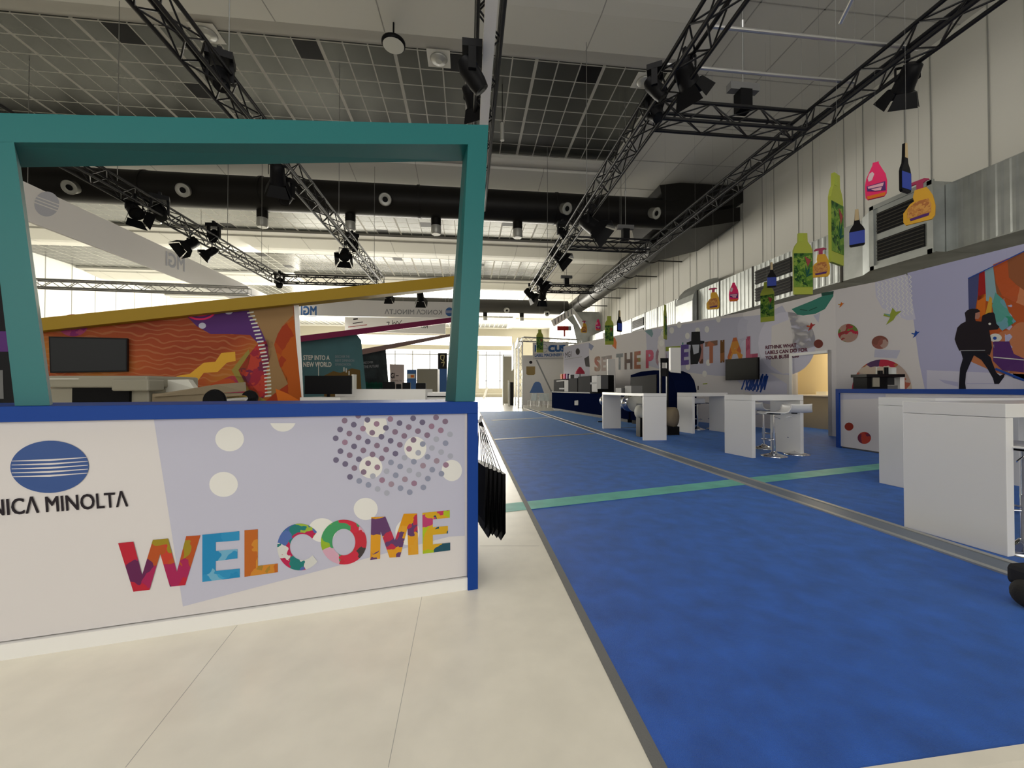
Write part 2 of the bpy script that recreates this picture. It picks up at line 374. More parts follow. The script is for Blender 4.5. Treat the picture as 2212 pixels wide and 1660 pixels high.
for k, (x0, y0, x1, y1, wd, mm) in enumerate([(1066, 951, 1287, 938, 0.16, 'beige'), (1066, 909, 1190, 903, 0.22, 'inklight'), (1322, 926, 1470, 921, 0.10, 'midgrey')]):
    a, b = fl(x0, y0), fl(x1, y1); dd = (b - a); nn = Vector((-dd.y, dd.x, 0)).normalized() * wd
    struct(MB(mm).obox((a.x, a.y, 0.0), dd, nn, (0, 0, 0.003)), 'trim_%d' % (5 + k))
seam = MB('seamlight')
for (x0, y0, x1, y1) in [(912, 1284, 838, 1659), (512, 1352, 270, 1659), (1036, 1180, 1165, 1180)]:
    a, b = fl(x0, y0), fl(x1, y1); dd = b - a; nn = Vector((-dd.y, dd.x, 0)).normalized() * 0.0022
    seam.obox((a.x, a.y, -0.001), dd, nn, (0, 0, 0.0016))
struct(seam, 'trim_8')
# walls
struct(MB('hallwall').box((RW, BY, -0.3), (RW + 0.3, FY, CE + 0.2)), 'wall_right')
struct(MB('hallwall').box((LW - 0.3, BY, -0.3), (LW, FY, CE + 0.2)), 'wall_left')
sm_ = MB('wallseam')
y = -1.0; k = 0
while y < 56:
    sm_.box((RW - 0.012, y, 3.0), (RW + 0.01, y + 0.022, CE)); y += (0.62 if k % 2 else 1.15); k += 1
y = 10.0
while y < 56: sm_.box((LW - 0.01, y, 0), (LW + 0.015, y + 0.04, CE)); y += 1.8
struct(sm_, 'trim_9')
wb = MB('hallwall').box((LW, BY - .3, 0), (-9, BY, CE)).box((9, BY - .3, 0), (RW, BY, CE)).box((-9, BY - .3, 6.0), (9, BY, CE)).box((-9, BY - .3, 0), (9, BY, .6)); struct(wb, 'wall_back')
# far glazed end: sill, posts, transoms, beams
fe = MB('beige')
fe.box((LW, FY, 0), (RW, FY + 0.3, 1.25)).box((LW, FY, 6.8), (RW, FY + 0.4, 7.4)).box((LW, FY, 8.8), (RW, FY + 0.3, CE + 0.2))
fe.box((6.4, FY - 0.02, 0), (RW, FY + 0.4, CE)).box((LW, FY - 0.01, 0), (-17, FY + 0.4, CE)).box((-2.7, FY - 0.01, 1.2), (1.6, FY + 0.35, 6.7))
struct(fe, 'wall_far')
wf = MB('midgrey')
for x in [-15, -12.6, -10.2, -7.8, -5.4, 2.6, 4.6]: wf.box((x, FY + .05, 1.2), (x + 0.12, FY + 0.15, 6.6))
wf.box((LW, FY + .05, 2.3), (6.4, FY + 0.12, 2.38)).box((LW, FY + .02, 6.0), (6.4, FY + 0.2, 6.12)); struct(wf, 'window_1')
# ceiling: plate, recessed shiny tile fields, dropped beams between them
ce = MB('ceil').box((LW, BY, CE), (RW, FY, CE + 0.25)); struct(ce, 'ceiling')
cs = MB('ceilseam')
for x in [6.6, 8.2, 9.8]: cs.box((x, BY, CE - 0.006), (x + 0.03, FY, CE + 0.01))
for i in range(-4, 24):
    yy = 10.5 + i * 2.14
    cs.box((5.9, yy, CE - 0.006), (RW, yy + 0.03, CE + 0.01))
struct(cs, 'trim_10')
k = 0
for i in range(-2, 6):
    y0 = 10.5 + 8.5 * i
    f = MB('tiles').box((LW, y0, CE - 0.03), (5.5, y0 + 4.4, CE + 0.02)); struct(f, 'ceiling')
    fr = MB('ceil').box((5.5, y0 - 0.1, CE - 0.16), (5.85, y0 + 4.5, CE + 0.01)).box((LW, y0 + 4.4, CE - 0.16), (5.85, y0 + 4.95, CE + 0.01)); struct(fr, 'trim_11')
    b = MB('beam'); ya = y0 + 4.95
    pr_ = [(ya, CE + 0.01), (ya + 0.12, CE - 0.22), (ya + 1.35, CE - 0.40), (ya + 1.7, CE - 0.40), (ya + 2.9, CE - 0.22), (ya + 3.1, CE + 0.01)]
    b.prism([(LW, yy, zz) for yy, zz in pr_], (6.0 - LW + (5.8 if i > 0 else 0), 0, 0)); struct(b, 'ceiling')
    s2 = MB('ceilseam')
    for x in [LW + 1.0 + 2.48 * n for n in range(13)]:
        s2.prism([(x, yy, zz - 0.004) for yy, zz in pr_], (0.025, 0, 0))
    struct(s2, 'trim_12')
# open tile bays, and round downlights
def nearest(x, y): return 5.5 - 0.62 * round((5.5 - x) / 0.62), 10.5 + 0.62 * round((y - 10.5) / 0.62)
for (x, y) in [(265, 55), (675, 97), (1000, 132), (1252, 160), (1196, 305), (445, 212)]:
    P = fl(x, y, CE - 0.03); X = 5.5 - 0.62 * math.ceil((5.5 - P.x) / 0.62); Y = 10.5 + 0.62 * math.floor((P.y - 10.5) / 0.62)
    struct(MB('black').box((X + 0.036, Y + 0.036, CE - 0.034), (X + 0.62, Y + 0.62, CE - 0.02)), 'ceiling')
for (x, y) in [(480, 487), (820, 496), (1100, 487), (575, 551), (612, 575), (860, 560), (1040, 575), (905, 480)]:
    P = fl(x, y, CE - 0.03); X = 5.5 - 0.62 * math.ceil((5.5 - P.x) / 0.62); Y = 10.5 + 8.5 * math.floor((P.y - 10.5) / 8.5)
    Y += 0.62 * math.floor((P.y - Y) / 0.62)
    struct(MB('black').box((X + 0.036, Y + 0.036, CE - 0.034), (X + 0.62, Y + 0.62, CE - 0.02)), 'ceiling')
dn = ['above the left truss', 'between two open black bays', 'beside the right aisle truss']
for (x, y), s_ in zip([(447, 72), (948, 127), (1392, 175)], dn):
    P = fl(x, y, CE - 0.04)
    t = thing('ceiling_downlight', 'round glass downlight on a white ceiling plate, ' + s_, 'ceiling light', (P.x, P.y, CE - 0.03), 'round downlights in the tiled ceiling')
    MB('beam').box((P.x - .3, P.y - .29, CE - 0.045), (P.x + .3, P.y + .29, CE - 0.03)).build('plate', t)
    MB('nozzle').lathe([(0.2, -0.045), (0.23, -0.05), (0.2, -0.09), (0.08, -0.12)], (P.x, P.y, CE), 24).build('glass_dome', t)
# black ducts
def nozzle_set(t, wx, wy, wz, dirv, up=False):
    d_ = Vector(dirv).normalized(); c = Vector((wx, wy, wz))
    n = MB('nozzle').lathe([(0.13, -0.35), (0.2, -0.3), (0.22, 0.0), (0.24, 0.02), (0.20, 0.03), (0.1, 0.0)], c, 20, d_)
    n.mat('black').lathe([(0.1, 0.015), (0.09, 0.02)], c, 16, d_)
    n.build('air_nozzle', t)
def canister(t, wx, wy, wz):
    n = MB('ductblack').lathe([(0.2, 0.0), (0.2, -0.45)], (wx, wy, wz), 18); n.mat('nozzle').lathe([(0.195, -0.45), (0.21, -0.75), (0.17, -0.8)], (wx, wy, wz), 18)
    n.build('air_outlet', t)
DZ = 8.75
dt = thing('air_duct', 'big black round air duct crossing the hall behind the teal frame', 'duct', (0, 16.5, DZ))
MB('ductblack').tube((LW + .2, 16.5, DZ), (9.2, 16.5, DZ), 0.62, 32).build('duct_pipe', dt)
for x in [-24, -18, -12, -7.9, -2.0, 3.6]: MB('ductblack').tube((x, 16.5, DZ), (x + 0.1, 16.5, DZ), 0.645, 32).build('duct_joint', dt)
for (x, y) in [(150, 405), (395, 411), (618, 424), (832, 431), (1225, 451), (1418, 461)]:
    P = onY(x, y, 15.75); nozzle_set(dt, P.x, 15.75, P.z, (0.15 if x < 1100 else 0.45, -1, -0.5))
for (x, y) in [(335, 430), (567, 447), (757, 455), (942, 462), (1118, 473), (1292, 478)]:
    P = onY(x, y, 16.6); canister(dt, P.x, 16.6, 8.3)
dt2 = thing('air_duct', 'dark grey round air duct crossing the far part of the hall, near the bright windows', 'duct', (0, 36, 8.6))
MB('ductgrey').tube((-14, 36, 8.6), (9.05, 36, 8.6), 0.62, 28).build('duct_pipe', dt2)
for (x, y) in [(1095, 671), (1182, 678)]:
    P = onY(x, y, 35.2); nozzle_set(dt2, P.x, 35.2, P.z, (0.2, -1, -0.4))
for (x, y) in [(1048, 680), (1127, 680)]:
    P = onY(x, y, 36); canister(dt2, P.x, 36, 8.1)
dt3 = thing('air_duct', 'long dark round air duct running along the right wall under the ceiling', 'duct', (9.7, 26, 8.55))
MB('ductgrey').tube((9.75, 19.25, 8.6), (9.75, 36.65, 8.6), 0.65, 28).build('duct_pipe', dt3)
for y in [20.5, 23.5, 26.5, 29.5, 32.5]: MB('ductblack').tube((9.75, y, 8.6), (9.75, y + 0.1, 8.6), 0.68, 28).build('duct_joint', dt3)
for y in [21, 24, 27, 30, 33]: MB('ductgrey').box((9.75, y, 8.2), (RW - .02, y + 0.06, 8.26)).build('wall_bracket', dt3)
bx = dt
prof = []
P1 = [onY(1425, 400, 16.0), onY(1470, 374, 16.0), onY(1520, 366, 16.0), onY(1640, 375, 16.0), onY(1648, 440, 16.0), onY(1440, 470, 16.0)]
P1 = [Vector((min(v.x, 11.75), 16.0, min(v.z, 9.9))) for v in P1]
MB('ductblack').prism(P1, (0, 3.2, 0)).build('plenum_box', bx)
lowp = [(9.0, 16.0, 7.9), (11.6, 16.0, 8.4), (11.6, 19.2, 8.2), (9.0, 19.2, 7.5)]
MB('ductblack').prism(lowp, (0, 0, 0.6)).build('lower_section', bx)
# galvanised rectangular duct along the right wall
gd = thing('wall_duct', 'galvanised rectangular air duct with grilles along the top of the right wall', 'duct', (10.6, 10, 4.3))
MB('galv').box((10.62, -1, 4.27), (RW - 0.02, 7.84, 5.77)).build('duct_section', gd)
y = 10.4; secs = []
k = 0
while y < 34:
    L_ = 2.0 if k % 3 else 1.6
    MB('galv').box((10.62, y, 4.27), (RW - 0.02, y + L_ - 0.03, 5.77)).build('duct_section', gd)
    MB('galvdark').box((10.60, y - 0.06, 4.25), (10.64, y + 0.0, 5.79)).build('duct_flange', gd)
    if k % 3 == 1:
        g = MB('galvdark')
        for z0 in (4.42, 5.06):
            g.mat('black').box((10.59, y + 0.15, z0), (10.625, y + L_ - 0.2, z0 + 0.5))
            for j in range(5): g.mat('galvdark').box((10.565, y + 0.15, z0 + 0.04 + j * 0.1), (10.60, y + L_ - 0.2, z0 + 0.065 + j * 0.1))
        g.build('air_grille', gd)
    y += L_; k += 1
MB('galv').prism([(10.32, 9.25, 4.27), (10.62, 9.75, 4.27), (11.75, 9.75, 4.27), (11.75, 9.25, 4.27)], (0, 0, 1.55)).build('duct_transition', gd); MB('galv').box((10.62, 9.75, 4.27), (RW - .02, 10.38, 5.77)).build('duct_section', gd)
# rib stiffeners as raised seams
for n_, ys in ((33, .5), (105, 10.45)):
    pr2 = [(10.622, ys)]
    for i in range(n_):
        y_ = ys + .22 * i
        pr2 += [(10.614, y_ + .001), (10.610, y_ + .02), (10.610, y_ + .07), (10.614, y_ + .09), (10.6195, y_ + .11), (10.6195, y_ + .2)]
    pr2 += [(10.622, ys + .22 * n_ + .01)]
    MB('galv').prism([(x, yy, 4.29) for x, yy in pr2], (0, 0, 1.46)).build('ribbed_skin', gd)
gb = MB('galv').box((10.32, 7.85, 4.27), (RW - 0.02, 9.25, 5.85)); gb.box((10.28, 7.85, 4.24), (10.33, 9.25, 4.34)).box((10.28, 7.85, 5.78), (10.33, 9.25, 5.88)).box((10.28, 7.83, 4.24), (10.33, 7.95, 5.88)).box((10.28, 9.15, 4.24), (10.33, 9.27, 5.88)); gb.build('grille_box', gd)
g = MB('black')
for z0 in (4.44, 5.13):
    g.mat('black').box((10.30, 8.02, z0), (10.335, 9.08, z0 + 0.52))
    for j in range(6): g.mat('galvdark').box((10.285, 8.02, z0 + 0.05 + j * 0.085), (10.305, 9.08, z0 + 0.07 + j * 0.085))
g.build('air_grille', gd)
# curved galvanised bends
eb_ = gd
def arc(c, r, a0, a1, n=10): return [(c[0] + r * math.cos(R(a0 + (a1 - a0) * i / n)), c[1] + r * math.sin(R(a0 + (a1 - a0) * i / n))) for i in range(n + 1)]
pts = [(10.9, 4.0), (11.6, 4.0), (11.6, 6.3)] + arc((11.6, 5.1), 1.2, 90, 180)[1:]
P_ = [(9.9 + (x - 10.9) * 1.0, 17.6, z) for x, z in [(10.4, 3.9), (11.7, 3.9), (11.7, 6.4)] + [(11.7 + a_, 5.2 + b_) for a_, b_ in [(-1.3 * math.sin(R(t)), 1.2 * math.cos(R(t))) for t in (10, 25, 40, 55, 70, 85)]]]
P_ = [(x + 0.95, y, z) for x, y, z in P_]
MB('galv').prism([(min(x, 11.75), y, z) for x, y, z in P_], (0, 1.5, 0)).build('duct_bend', eb_)
e2 = dt3
P2_ = [(9.6, 34.5, 5.0), (11.6, 34.5, 5.0), (11.6, 34.5, 8.0), (8.4, 34.5, 8.0), (8.6, 34.5, 7.4), (9.2, 34.5, 6.8)]
MB('galv').prism(P2_, (0, 1.8, 0)).build('duct_bend', e2)
def cz(y):
    k = (y - 10.5) % 8.5
    return CE - .40 if 5.0 < k < 8.0 else CE - .03
# ================================================================ LIGHTING RIG
TZ = 5.55; TS = 0.145
def truss(name, a, b, label, group='black box trusses of the lighting rig', s=TS, mm='truss', step=0.36, r=0.028, rb_=0.0125):
    a, b = Vector(a), Vector(b); d_ = (b - a); L_ = d_.length; d_.normalize()
    sd = Vector((-d_.y, d_.x, 0)) if abs(d_.z) < 0.9 else Vector((1, 0, 0)); u_ = d_.cross(sd).normalized(); sd = sd.normalized()
    t = thing(name, label, 'truss', tuple((a + b) / 2), group)
    cr = [(sd * i * s + u_ * j * s) for i, j in ((-1, -1), (1, -1), (1, 1), (-1, 1))]
    for c in cr: MB(mm).tube(a + c, b + c, r, 8).build('main_tube', t)
    la = MB(mm); n = max(1, int(L_ / step))
    for i in range(n):
        p0, p1 = a + d_ * (L_ * i / n), a + d_ * (L_ * (i + 1) / n)
        for k in range(4):
            c0, c1 = cr[k], cr[(k + 1) % 4]
            if (i + k) % 2: la.tube(p0 + c0, p1 + c1, rb_, 5, caps=False)
            else: la.tube(p0 + c1, p1 + c0, rb_, 5, caps=False)
    for e_ in (a, b):
        for k in range(4): la.tube(e_ + cr[k], e_ + cr[(k + 1) % 4], rb_, 5)
    la.build('lattice_bracing', t); return t
truss('lighting_truss', (2.85, 0.6, TZ), (2.85, 17.1, TZ), 'long black box truss running into the hall right of the aisle, nearest the aisle')
truss('lighting_truss', (5.6, 1.0, TZ), (5.6, 17.1, TZ), 'long black box truss running into the hall along the right side of the rig')
truss('lighting_truss', (-3.5, 1.2, TZ), (-3.5, 16.7, TZ), 'long black box truss left of the aisle, passing behind the middle of the teal frame')
truss('lighting_truss', (-7.5, 2.5, TZ), (-7.5, 16.7, TZ), 'leftmost long black box truss, running down past the white banner')
truss('lighting_truss', (0.25, 0.8, TZ + .02), (0.25, 9.5, TZ + .02), 'black box truss almost overhead, carrying the long white bar')
truss('lighting_truss', (3.0, 6.05, TZ), (5.45, 6.05, TZ), 'short black cross truss nearest the viewer, between the two right trusses')
truss('lighting_truss', (3.0, 11.7, TZ), (5.45, 11.7, TZ), 'middle black cross truss between the two right trusses')
truss('lighting_truss', (3.0, 17.1, TZ), (5.45, 17.1, TZ), 'farthest black cross truss between the two right trusses')
truss('lighting_truss', (-7.3, 16.8, TZ), (-3.65, 16.8, TZ), 'black cross truss joining the far ends of the two left trusses')
tag(MB('white').box((0.18, 0.9, 5.24), (0.31, 9.0, 5.38)).build('hanging_bar'), 'long straight white bar fixed under the overhead black truss', 'bar')
for (x0, y0, x1, y1, z, lb) in [(3.0, 4.67, 5.95, 4.67, 5.73, 'nearer'), (2.7, 5.3, 5.65, 5.3, 5.73, 'farther')]:
    tag(MB('alu').tube((x0, y0, z), (x1, y1, z), 0.026, 10).build('cross_pipe'), lb + ' of the two silver pipes laid across the right trusses', 'pipe', 'silver pipes across the trusses')
P = onY(1815, 50, 3.6); Q = onY(1845, -10, 3.4)
tag(MB('alu').tube(P, P + (Q - P) * 2.5, 0.022, 8).tube(P + (Q - P) * 2.5, (P + (Q - P) * 2.5).xy.to_3d() + Vector((0, 0, CE)), 0.006, 6).build('slanting_pipe'), 'short pale pipe slanting in at the top edge above the silver pipes', 'pipe')
truss('lighting_truss', (-14.5, 15.2, 4.75), (-7.9, 15.6, 4.75), 'pale grey truss hanging low at the far left behind the mustard beam', 'pale trusses far left', s=0.13, mm='alu', r=0.03)
# hoists: cable, hook, motor on the cross trusses
def hoist(x, y, z, label, s=1.0):
    t = thing('chain_hoist', label, 'hoist', (x, y, z), 'chain hoists holding the trusses')
    MB('black').box((x - .10 * s, y - .09 * s, z), (x + .10 * s, y + .09 * s, z + .33 * s)).build('hoist_motor', t)
    MB('midgrey').box((x - .25 * s, y - .06 * s, z + .33 * s), (x + .25 * s, y + .06 * s, z + .45 * s)).build('hoist_arm', t)
    MB('string').tube((x, y, z + .45 * s), (x, y, cz(y)), 0.009, 6).build('hoist_cable', t)
    MB('alu').tube((x, y, z + 1.35), (x, y, z + 1.5), 0.03, 8).build('hoist_hook', t)
hoist(4.45, 6.05, TZ + .16, 'grey chain hoist standing on the nearest cross truss')
hoist(4.75, 11.7, TZ + .16, 'chain hoist standing on the middle cross truss')
hoist(4.3, 17.22, TZ + .16, 'chain hoist standing on the farthest cross truss')
cabs = [(-3.5, 6.3), (-3.5, 11.4), (-7.5, 9.5), (-7.5, 13.5), (2.85, 9.4), (2.85, 14.2), (-3.5, 15.6), (-7.5, 15.6), (2.85, 2.4), (5.6, 14.2), (5.6, 3.0), (0.25, 4.4)]
for i, (x, y) in enumerate(cabs):
    side = {-3.5: 'middle left', -7.5: 'leftmost', 2.85: 'aisle-side right', 5.6: 'outer right', 0.25: 'overhead'}[x]
    tag(MB('string').tube((x, y, TZ + .14), (x, y, cz(y)), 0.008, 6).build('suspension_cable'), 'thin steel cable from the ceiling to the %s truss' % side, 'cable', 'steel cables holding the %s truss' % side)
# stage lights
def make_fresnel():
    t = thing('stage_light', 'x', 'stage light', (0, 0, 0), 'stage lights clamped to the trusses', local=True)
    def L_(mb, n, p=t):
        o_ = mb.build(n, p); return o_
    L_(MB('black').box((-.025, -.03, -.06), (.025, .03, .06)).tube((0, 0, -.06), (0, 0, -.14), .012), 'clamp')
    L_(MB('black').hexa([(-.16, -.02, -.34), (-.16, -.02, -.135), (.16, -.02, -.135), (.16, -.02, -.34), (.15, -.02, -.34), (.15, -.02, -.15), (-.15, -.02, -.15), (-.15, -.02, -.34)], [(-.16, .02, -.34), (-.16, .02, -.135), (.16, .02, -.135), (.16, .02, -.34), (.15, .02, -.34), (.15, .02, -.15), (-.15, .02, -.15), (-.15, .02, -.34)]), 'yoke')
    c = Vector((0, 0, -.32)); d_ = Vector((0, -.75, -.66)).normalized()
    L_(MB('black').lathe([(.08, -.2), (.12, -.17), (.13, -.05), (.14, .12), (.15, .16)], c, 14, d_), 'housing'); H0 = [k for k in t.children if k.name.startswith('housing')][0]
    L_(MB('screen').lathe([(.12, .162), (.06, .175)], c, 14, d_), 'lens', H0)
    ux = Vector((1, 0, 0)); uy = d_.cross(ux)
    for (a_, b_) in ((ux, uy), (-ux, uy), (uy, ux), (-uy, ux)):
        o0 = c + d_ * .16 + a_ * .14
        q = [o0 - b_ * .13, o0 + b_ * .13, o0 + b_ * .2 + d_ * .2 + a_ * .09, o0 - b_ * .2 + d_ * .2 + a_ * .09]
        L_(MB('black').hexa(q, [v + a_ * .006 for v in q]), 'barn_door', H0)
    return t
def make_moving():
    t = thing('moving_head_light', 'x', 'stage light', (0, 0, 0), 'moving head lights on the trusses', local=True)
    MB('black').box((-.03, -.05, -.04), (.03, .05, .05)).build('clamp', t)
    MB('black').box((-.17, -.13, -.14), (.17, .13, -.04)).build('base', t)
    MB('black').box((-.17, -.05, -.42), (-.12, .05, -.135)).build('yoke_arm', t); MB('black').box((.12, -.05, -.42), (.17, .05, -.135)).build('yoke_arm', t)
    MB('black').lathe([(.09, -.2), (.13, -.1), (.12, .12), (.10, .22)], (0, 0, -.38), 14, (0.2, -.6, -.8)).build('head', t); H1 = [k for k in t.children if k.name.startswith('head')][0]
    MB('screen').lathe([(.085, .222), (.05, .23)], (0, 0, -.38), 14, (0.2, -.6, -.8)).build('lens', H1)
    return t
FRP = make_fresnel(); MVP = make_moving(); usedf = [0, 0]
def stage(px, py, X, kind, label, rz=0, sc=1.0, Y=None, lift=0):
    P = onX(px, py, X) if Y is None else onY(px, py, Y)
    proto = (FRP, MVP)[kind]
    o_ = proto if not usedf[kind] else dup(proto); usedf[kind] = 1
    o_.location = (P.x, P.y, min(max(P.z + .25 * sc, TZ - .30), TZ + .6)); o_.rotation_euler = (0, 0, R(rz)); o_.scale = (sc, sc, sc); o_['label'] = label
stage(475, 150, -3.5, 1, 'black moving head light on the left truss above the teal beam', 20, 1.0)
stage(600, 370, -3.5, 0, 'large black spotlight on the left truss just below the teal beam', 200, .95)
stage(618, 412, -3.5, 1, 'black moving head light under the left truss, against the big duct', -10, .9)
stage(745, 545, -3.5, 0, 'black stage light on the left truss beside the far ceiling tiles', 10)
stage(760, 520, -3.5, 1, 'small black moving head beside the stage light low on the left truss', 40)
stage(290, 448, -7.5, 0, 'black barn-door spotlight nearest the viewer on the leftmost truss', 60, 1.0)
stage(345, 445, -7.5, 1, 'dark moving head riding on the leftmost truss', 30, 1.1, lift=.3)
stage(412, 522, -7.5, 0, 'black barn-door spotlight over the mirrored letters on the leftmost truss', -30)
stage(458, 540, -7.5, 0, 'small black spotlight hanging lower on the leftmost truss', -60, .8)
stage(462, 500, -7.5, 1, 'black moving head sitting above the leftmost truss', 0, 1.0, lift=.42)
stage(604, 603, -7.5, 1, 'black light cluster at the far end of the leftmost truss', 0, 1.1)
stage(838, 632, -3.5, 0, 'black spotlight seen under the mustard beam', 180, 1.0)
stage(1020, 140, 0.05, 1, 'tall black moving head beside the overhead white bar', 90, .9)
stage(1018, 200, 0.05, 0, 'black spotlight hanging below the moving head by the white bar', 150, .8)
stage(1480, 150, 2.95, 0, 'big black barn-door spotlight nearest the viewer on the aisle-side right truss', 120, .95)
stage(1415, 175, 2.65, 1, 'black moving head on the left edge of the aisle-side right truss', 60, .8)
stage(1410, 230, 2.85, 1, 'dark fixture at the joint of the nearest cross truss', 0, .8)
stage(1960, 160, 5.75, 0, 'large square black floodlight with barn doors on the outer right truss', 160, .85)
stage(1275, 478, 2.95, 0, 'black barn-door spotlight in front of the big duct on the aisle-side right truss', 60, 1.3)
stage(1215, 495, 2.7, 1, 'small black fixture above the aisle-side right truss near the middle cross truss', 0, .9, lift=.3)
stage(1202, 545, 2.95, 0, 'black barn-door spotlight below the middle cross truss', 70, 1.3)
stage(1165, 605, 2.9, 0, 'black barn-door spotlight near the far end of the aisle-side right truss', 70, 1.2)
stage(1143, 630, 2.75, 0, 'black spotlight at the very end of the aisle-side right truss', 100, 1.2)
stage(1172, 632, 3.4, 0, 'square black floodlight under the farthest cross truss', 180, 1.2, Y=17.1)
stage(908, 632, -2.4, 0, 'square black floodlight seen above the mirrored sign, under the mustard beam', 180, 1.3, Y=20)
# pendant ring lamp on the ceiling and hanging white cylinder
P = fl(850, 98, 9.2)
t = thing('pendant_lamp', 'round black-rimmed pendant lamp hanging from the ceiling beam above the teal frame', 'lamp', tuple(P))
MB('black').lathe([(.25, 0), (.27, .02), (.27, .07), (.1, .16)], P, 24).build('lamp_rim', t); MB('inklight').lathe([(.24, -.012), (.1, -.02)], P, 24).build('lamp_glass', t)
MB('black').tube(P + Vector((0, 0, .15)), P + Vector((0, 0, .75)), .02, 8).build('hanging_rod', t)
P = fl(1085, 285, 8.6)
t = thing('pendant_lamp', 'slim pale cylinder lamp hanging in front of the dark ceiling tiles', 'lamp', tuple(P))
MB('nozzle').tube(P - Vector((0, 0, .25)), P + Vector((0, 0, .25)), .06, 12).build('lamp_body', t); MB('black').tube(P + Vector((0, 0, .25)), Vector((P.x, P.y, CE - .02)), .01, 6).build('hanging_rod', t)
# ================================================================ RECEPTION COUNTER (left, foreground)
C0 = Vector((-3.2, 2.46 - 3.26 * 0.194 / 0.981, 0)); C1 = Vector((0.062, 2.462, 0))
CP = Plane((C0.x, C0.y), (C1.x, C1.y))
def cpt(s_, d_, z): return C1 - CU * s_ + CN * d_ + Vector((0, 0, z))      # s_ metres left of the right end, d_ metres back
def cbox(mb, s0, s1, d0, d1, z0, z1): return mb.obox(cpt(s1, d0, z0), CU * (s1 - s0), CN * (d1 - d0), (0, 0, z1 - z0))
LEN = 3.3
rc = thing('reception_counter', 'long white reception counter with blue frame and colourful welcome lettering on the front', 'counter', tuple(cpt(1.6, .3, 0)))
cbox(MB('print_white'), 0.055, LEN, 0.02, 0.55, 0.075, 1.06).build('counter_body', rc)
cbox(MB('white'), 0.055, LEN, 0.0, 0.03, 0.0, 0.07).build('plinth', rc)
cbox(MB('blue'), 0.0, LEN, -0.012, 0.6, 1.06, 1.13).build('counter_top', rc, bevel=.002)
cbox(MB('blue'), 0.0, 0.062, -0.012, 0.6, 0.0, 1.06).build('end_post', rc, bevel=.002)
g = Print(Plane((C0.x, C0.y), (C1.x, C1.y), -0.02))
g.poly([(332, 905), (1004, 889), (1004, 1158), (970, 1160), (395, 1311), (366, 1120)], 'lav', 0)
for (x, y, rx, ry) in [(496, 949, 31, 26.5), (483, 1047, 31, 27), (611, 905, 29, 28), (790, 1100, 26, 24), (976, 1017, 22, 23), (811, 918, 25, 27), (897, 969, 24, 25), (801, 1010, 25, 24), (696, 1146, 30, 26), (880, 1150, 26, 28)]:
    if y - ry < 892: g.ell(x, y, rx, ry, 'dotwhite', 1, a0=200 if x == 611 else 150, a1=340 if x == 611 else 390)
    else: g.ell(x, y, rx, ry, 'dotwhite', 1)
# halftone ball
random.seed(5)
hp = [mat('halftone_%d' % i, c, 0.55) for i, c in enumerate([(0.12, 0.10, 0.18), (0.20, 0.13, 0.20), (0.28, 0.16, 0.24), (0.24, 0.26, 0.36), (0.36, 0.37, 0.45), (0.30, 0.22, 0.28)])]
cx0, cy0 = 540 + 1032 / 3.772, 860 + 212 / 3.772
for i in range(-20, 22):
    for j in range(-20, 22):
        x = cx0 + i * 19.9 + j * 9.6; y = cy0 + i * 8.7 - j * 19.1
        if ((x - 850) / 133) ** 2 + ((y - 955) / 116) ** 2 < 1 and y > 898:
            k = int(abs(math.sin((x * .013 + y * .021)) * 3 + abs(math.sin(i * 1.7 + j)) * 2.2)) % 6
            g.ell(x, y, 6.3, 6.2, hp[k], 2, n=12)
# emblem
emb = mat('emblem_blue', (0.012, 0.06, 0.24), 0.5)
g.ell(107, 1009, 85, 56.5, emb, 1, n=48, rot=-0.03)
for k, dy in enumerate([-17, -8.5, 0, 8.5, 17]):
    yy = 1010 + dy
    g.poly([(25, yy + 3.0), (105, yy - 0.5 - abs(0) ), (190, yy - 5.0), (190, yy - 4.0), (107, yy + 3.6), (25, yy + 4.2)], 'print_white', 2)
g.text('KONICΛ MINOLTΛ', (-88, 1121), (277, 1095), (-91, 1083), 'ink', 0.012)
o = g.build('printed_graphics', rc)
# the WELCOME letters: one printed letter each
g2 = {}
def zz(l): return [(540 + a / 3.772, 860 + b / 3.772) for a, b in l]
pal = dict(W=[(.45, .02, .04), (.35, .02, .09), (.30, .22, .02), (.50, .05, .03), (.12, .02, .08), (.42, .08, .02)],
           E=[(.03, .25, .48), (.05, .32, .55), (.03, .14, .05), (.15, .38, .55), (.02, .22, .45)],
           L=[(.45, .12, .02), (.35, .20, .03), (.55, .22, .03), (.30, .05, .02)],
           C=[(.08, .14, .38), (.45, .02, .08), (.06, .12, .33), (.30, .42, .05), (.03, .22, .40), (.6, .6, .58), (.02, .18, .17)],
           O=[(.05, .30, .10), (.28, .42, .03), (.50, .03, .05), (.60, .35, .45), (.06, .30, .12), (.06, .05, .05), (.55, .03, .06)],
           M=[(.45, .03, .07), (.65, .30, .02), (.62, .27, .01), (.12, .05, .14), (.65, .32, .03)],
           E2=[(.45, .05, .15), (.38, .48, .02), (.50, .04, .10), (.02, .08, .12), (.60, .35, .02), (.35, .46, .02)])
pm = {k: patch('collage_' + k, v, 9.0 if k in 'WEL' else 11.0) for k, v in pal.items()}
Z = .3493
